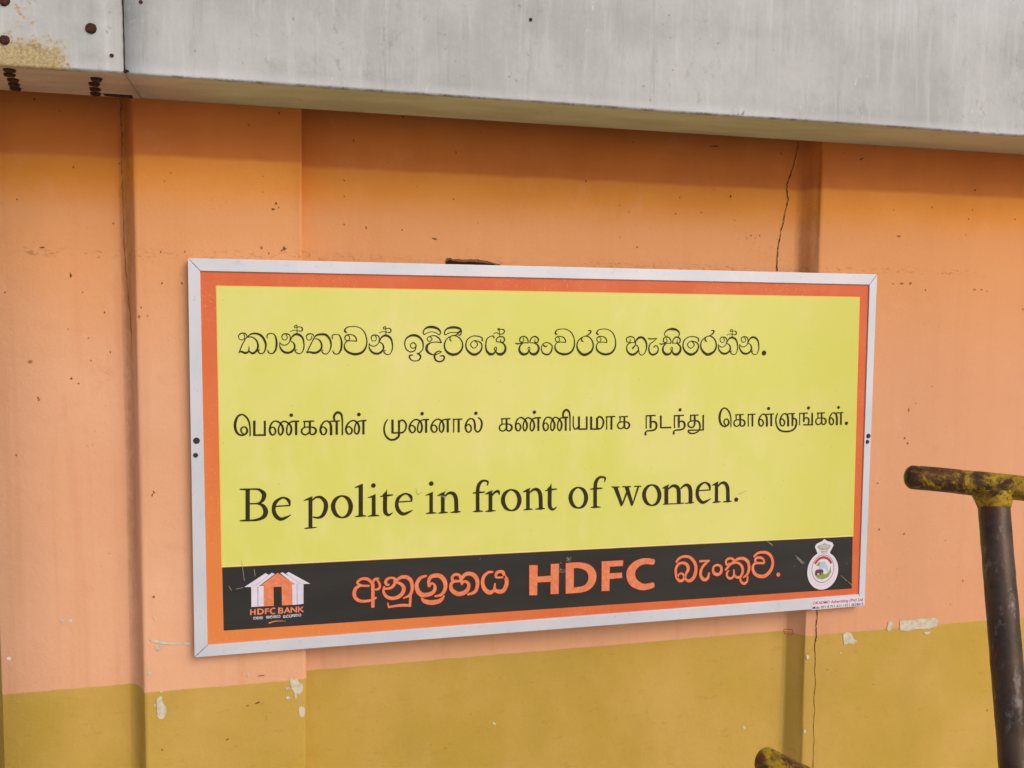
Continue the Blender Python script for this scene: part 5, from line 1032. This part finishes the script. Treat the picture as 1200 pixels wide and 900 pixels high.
for k in range(44):
    a = 2*math.pi*k/44; ink.ribbon([(CX+math.cos(a)*0.0405, CZ2-.002+math.sin(a)*0.0445, .0011), (CX+math.cos(a)*0.0432, CZ2-.002+math.sin(a)*0.0475, .0011)], False)
ink.build('crest_lettering', M_SGREY, crest)
ink = Ink(LY-0.0005)
ink.poly([(CX-.014, CZ2-.004, 0), (CX-.012, CZ2+.008, 0), (CX-.004, CZ2+.020, 0), (CX+.004, CZ2+.022, 0), (CX+.013, CZ2+.010, 0), (CX+.018, CZ2-.010, 0), (CX+.004, CZ2+.002, 0)])
ink.build('crest_mountain', M_SBLUE, crest)
ink = Ink(LY-0.0006)
ink.poly([(CX-.027, CZ2-.012, 0), (CX-.012, CZ2-.016, 0), (CX, CZ2-.013, 0), (CX+.010, CZ2-.017, 0), (CX+.021, CZ2-.008, 0), (CX+.024, CZ2+.008, 0), (CX+.027, CZ2-.010, 0), (CX+.018, CZ2-.025, 0), (CX, CZ2-.031, 0), (CX-.018, CZ2-.026, 0)])
ink.poly([(CX-.022, CZ2+.010, 0), (CX-.014, CZ2+.020, 0), (CX-.008, CZ2+.020, 0), (CX-.012, CZ2+.008, 0)])
ink.build('crest_greenery', M_SGREEN, crest)
ink = Ink(LY-0.0007)
ink.poly([(CX-.024, CZ2-.018, 0), (CX-.025, CZ2-.006, 0), (CX-.019, CZ2-.001, 0), (CX-.008, CZ2-.001, 0), (CX-.001, CZ2-.002, 0), (CX+.002, CZ2-.008, 0), (CX+.000, CZ2-.016, 0), (CX-.003, CZ2-.010, 0), (CX-.006, CZ2-.018, 0), (CX-.010, CZ2-.018, 0), (CX-.011, CZ2-.012, 0), (CX-.017, CZ2-.012, 0), (CX-.019, CZ2-.019, 0)])
ink.build('crest_elephant', M_SBROWN, crest)
# contact sticker stuck over the lower right corner of the frame
ST = [(1.6581, -0.9238), (1.8280, -0.9195), (1.8295, -0.9490), (1.6587, -0.9500)]
ct = slab('contact_sticker', ST, 0.001, -0.0004, M_STICK, sign)
def text_part(name, body, x0, x1, zb, h, mat, parent, y, bold=0.0, shear=0.0):
    cu = bpy.data.curves.new(name, 'FONT'); cu.body = body; cu.size = 1.0; cu.offset = bold; cu.shear = shear; cu.resolution_u = 2
    o = bpy.data.objects.new(name, cu); COL.objects.link(o)
    dg = bpy.context.evaluated_depsgraph_get(); dg.update()
    me = bpy.data.meshes.new_from_object(o.evaluated_get(dg), depsgraph=dg)
    bpy.data.objects.remove(o); bpy.data.curves.remove(cu)
    xs = [v.co.x for v in me.vertices]; a, b = min(xs), max(xs)
    for v in me.vertices: v.co = Vector((x0+(v.co.x-a)/(b-a)*(x1-x0), y, zb+v.co.y*h/0.72))
    me.materials.clear(); me.name = name
    return link_obj(name, me, mat, parent)
text_part('sticker_lettering', 'OKADMO Advertising (Pvt) Ltd.', 1.661, 1.8245, -0.9345, 0.0088, M_SRED, ct, -0.0007, 0.015, 0.25)
text_part('sticker_lettering', 'Mob: 071 8 711 611 / 011 2618612', 1.661, 1.8255, -0.9475, 0.0078, M_SBLACK, ct, -0.0007, 0.015)

# ------------------------------------------------------------------ T-shaped pipes standing before the wall
def frame_of(d):
    d = d.normalized(); u = d.orthogonal().normalized(); return u, d.cross(u)
def pipe(name, a, b, r0, r1, mat, parent, caps=(1, 1), rough=0.0006, round_end=(0, 0)):
    a, b = Vector(a), Vector(b); d = (b-a); L = d.length; dn = d.normalized(); u, v = frame_of(d)
    bm = bmesh.new(); N = 40; M = max(12, int(L/0.02)); rows = []
    st = [(i/M, 1.0) for i in range(M+1)]
    if round_end[0]: st = [(-r0*0.60/L, 0.10), (-r0*0.56/L, 0.36), (-r0*0.46/L, 0.62), (-r0*0.30/L, 0.82), (-r0*0.12/L, 0.95)]+st
    if round_end[1]: st = st+[(1+r1*0.12/L, 0.95), (1+r1*0.30/L, 0.78), (1+r1*0.40/L, 0.45), (1+r1*0.42/L, 0.12)]
    for t, k in st:
        c = a+d*t; r = (r0+(r1-r0)*min(1, max(0, t)))*k
        row = []
        for j in range(N):
            an = 2*math.pi*j/N; p = c+(u*math.cos(an)+v*math.sin(an))*r
            nn = noise.noise(p*38)*rough*1.6+noise.noise(p*120)*rough*0.6
            row.append(bm.verts.new(p+(u*math.cos(an)+v*math.sin(an))*nn*k))
        rows.append(row)
    for i in range(len(rows)-1):
        for j in range(N): bm.faces.new((rows[i][j], rows[i][(j+1) % N], rows[i+1][(j+1) % N], rows[i+1][j]))
    bm.faces.new(rows[0]); bm.faces.new(rows[-1])
    o = from_bm(name, bm, mat, parent, True); child_at(o, parent); return o
def weld(name, c, axis, r, parent):
    bm = bmesh.new(); N, K = 48, 8; u, v = frame_of(Vector(axis)); ax = Vector(axis).normalized(); rows = []
    for i in range(N):
        an = 2*math.pi*i/N; rad = u*math.cos(an)+v*math.sin(an); row = []
        th = 0.0021*(1+0.9*noise.noise(Vector((i*0.6, r*50, 1))))
        for k in range(K):
            q = 2*math.pi*k/K; row.append(bm.verts.new(Vector(c)+rad*(r+th*math.cos(q))+ax*th*1.6*math.sin(q)))
        rows.append(row)
    for i in range(N):
        for k in range(K): bm.faces.new((rows[i][k], rows[(i+1) % N][k], rows[(i+1) % N][(k+1) % K], rows[i][(k+1) % K]))
    o = from_bm(name, bm, M_XBAR, parent, True); child_at(o, parent)
def t_handle(left, join, low, right_len, rc, rs, label, weld_on=True, round_left=True):
    left, join, low = Vector(left), Vector(join), Vector(low)
    d = (low-join).normalized(); foot = join+d*(join.z/-d.z)
    t = thing('pipe_handle', label, 'pipe handle', foot, 'T-shaped pipe handles before the wall')
    cdir = (join-left).normalized()
    pipe('crossbar', left, join+cdir*right_len, rc, rc*1.0, M_XBAR, t, round_end=(1, 1))
    pipe('stem', join+d*(rc*0.6), foot, rs, rs, M_PIPE, t)
    weld('weld_bead', join+d*(rc*1.10), d, rs*1.06, t)
    pipe('stem_collar', join+d*(rc*0.5), join+d*(rc*0.5+0.026), rs*1.34, rs*1.01, M_XBAR, t, rough=0.0014)
    return t
t_handle(T1_LEFT, (1.0947, -1.0415, 1.3608), (1.0647, -1.1475, 0.9472), 0.13, 0.0198, 0.0232,
         'tall dark pipe handle with a T-shaped crossbar of worn yellow paint at the right')
t_handle(T2_LEFT, (0.7999, -1.1131, 0.9064), (0.7950, -1.1500, 0.6), 0.12, 0.0225, 0.0245,
         'low dark pipe crossbar with yellow flecks, its rounded end just under the sign corner')
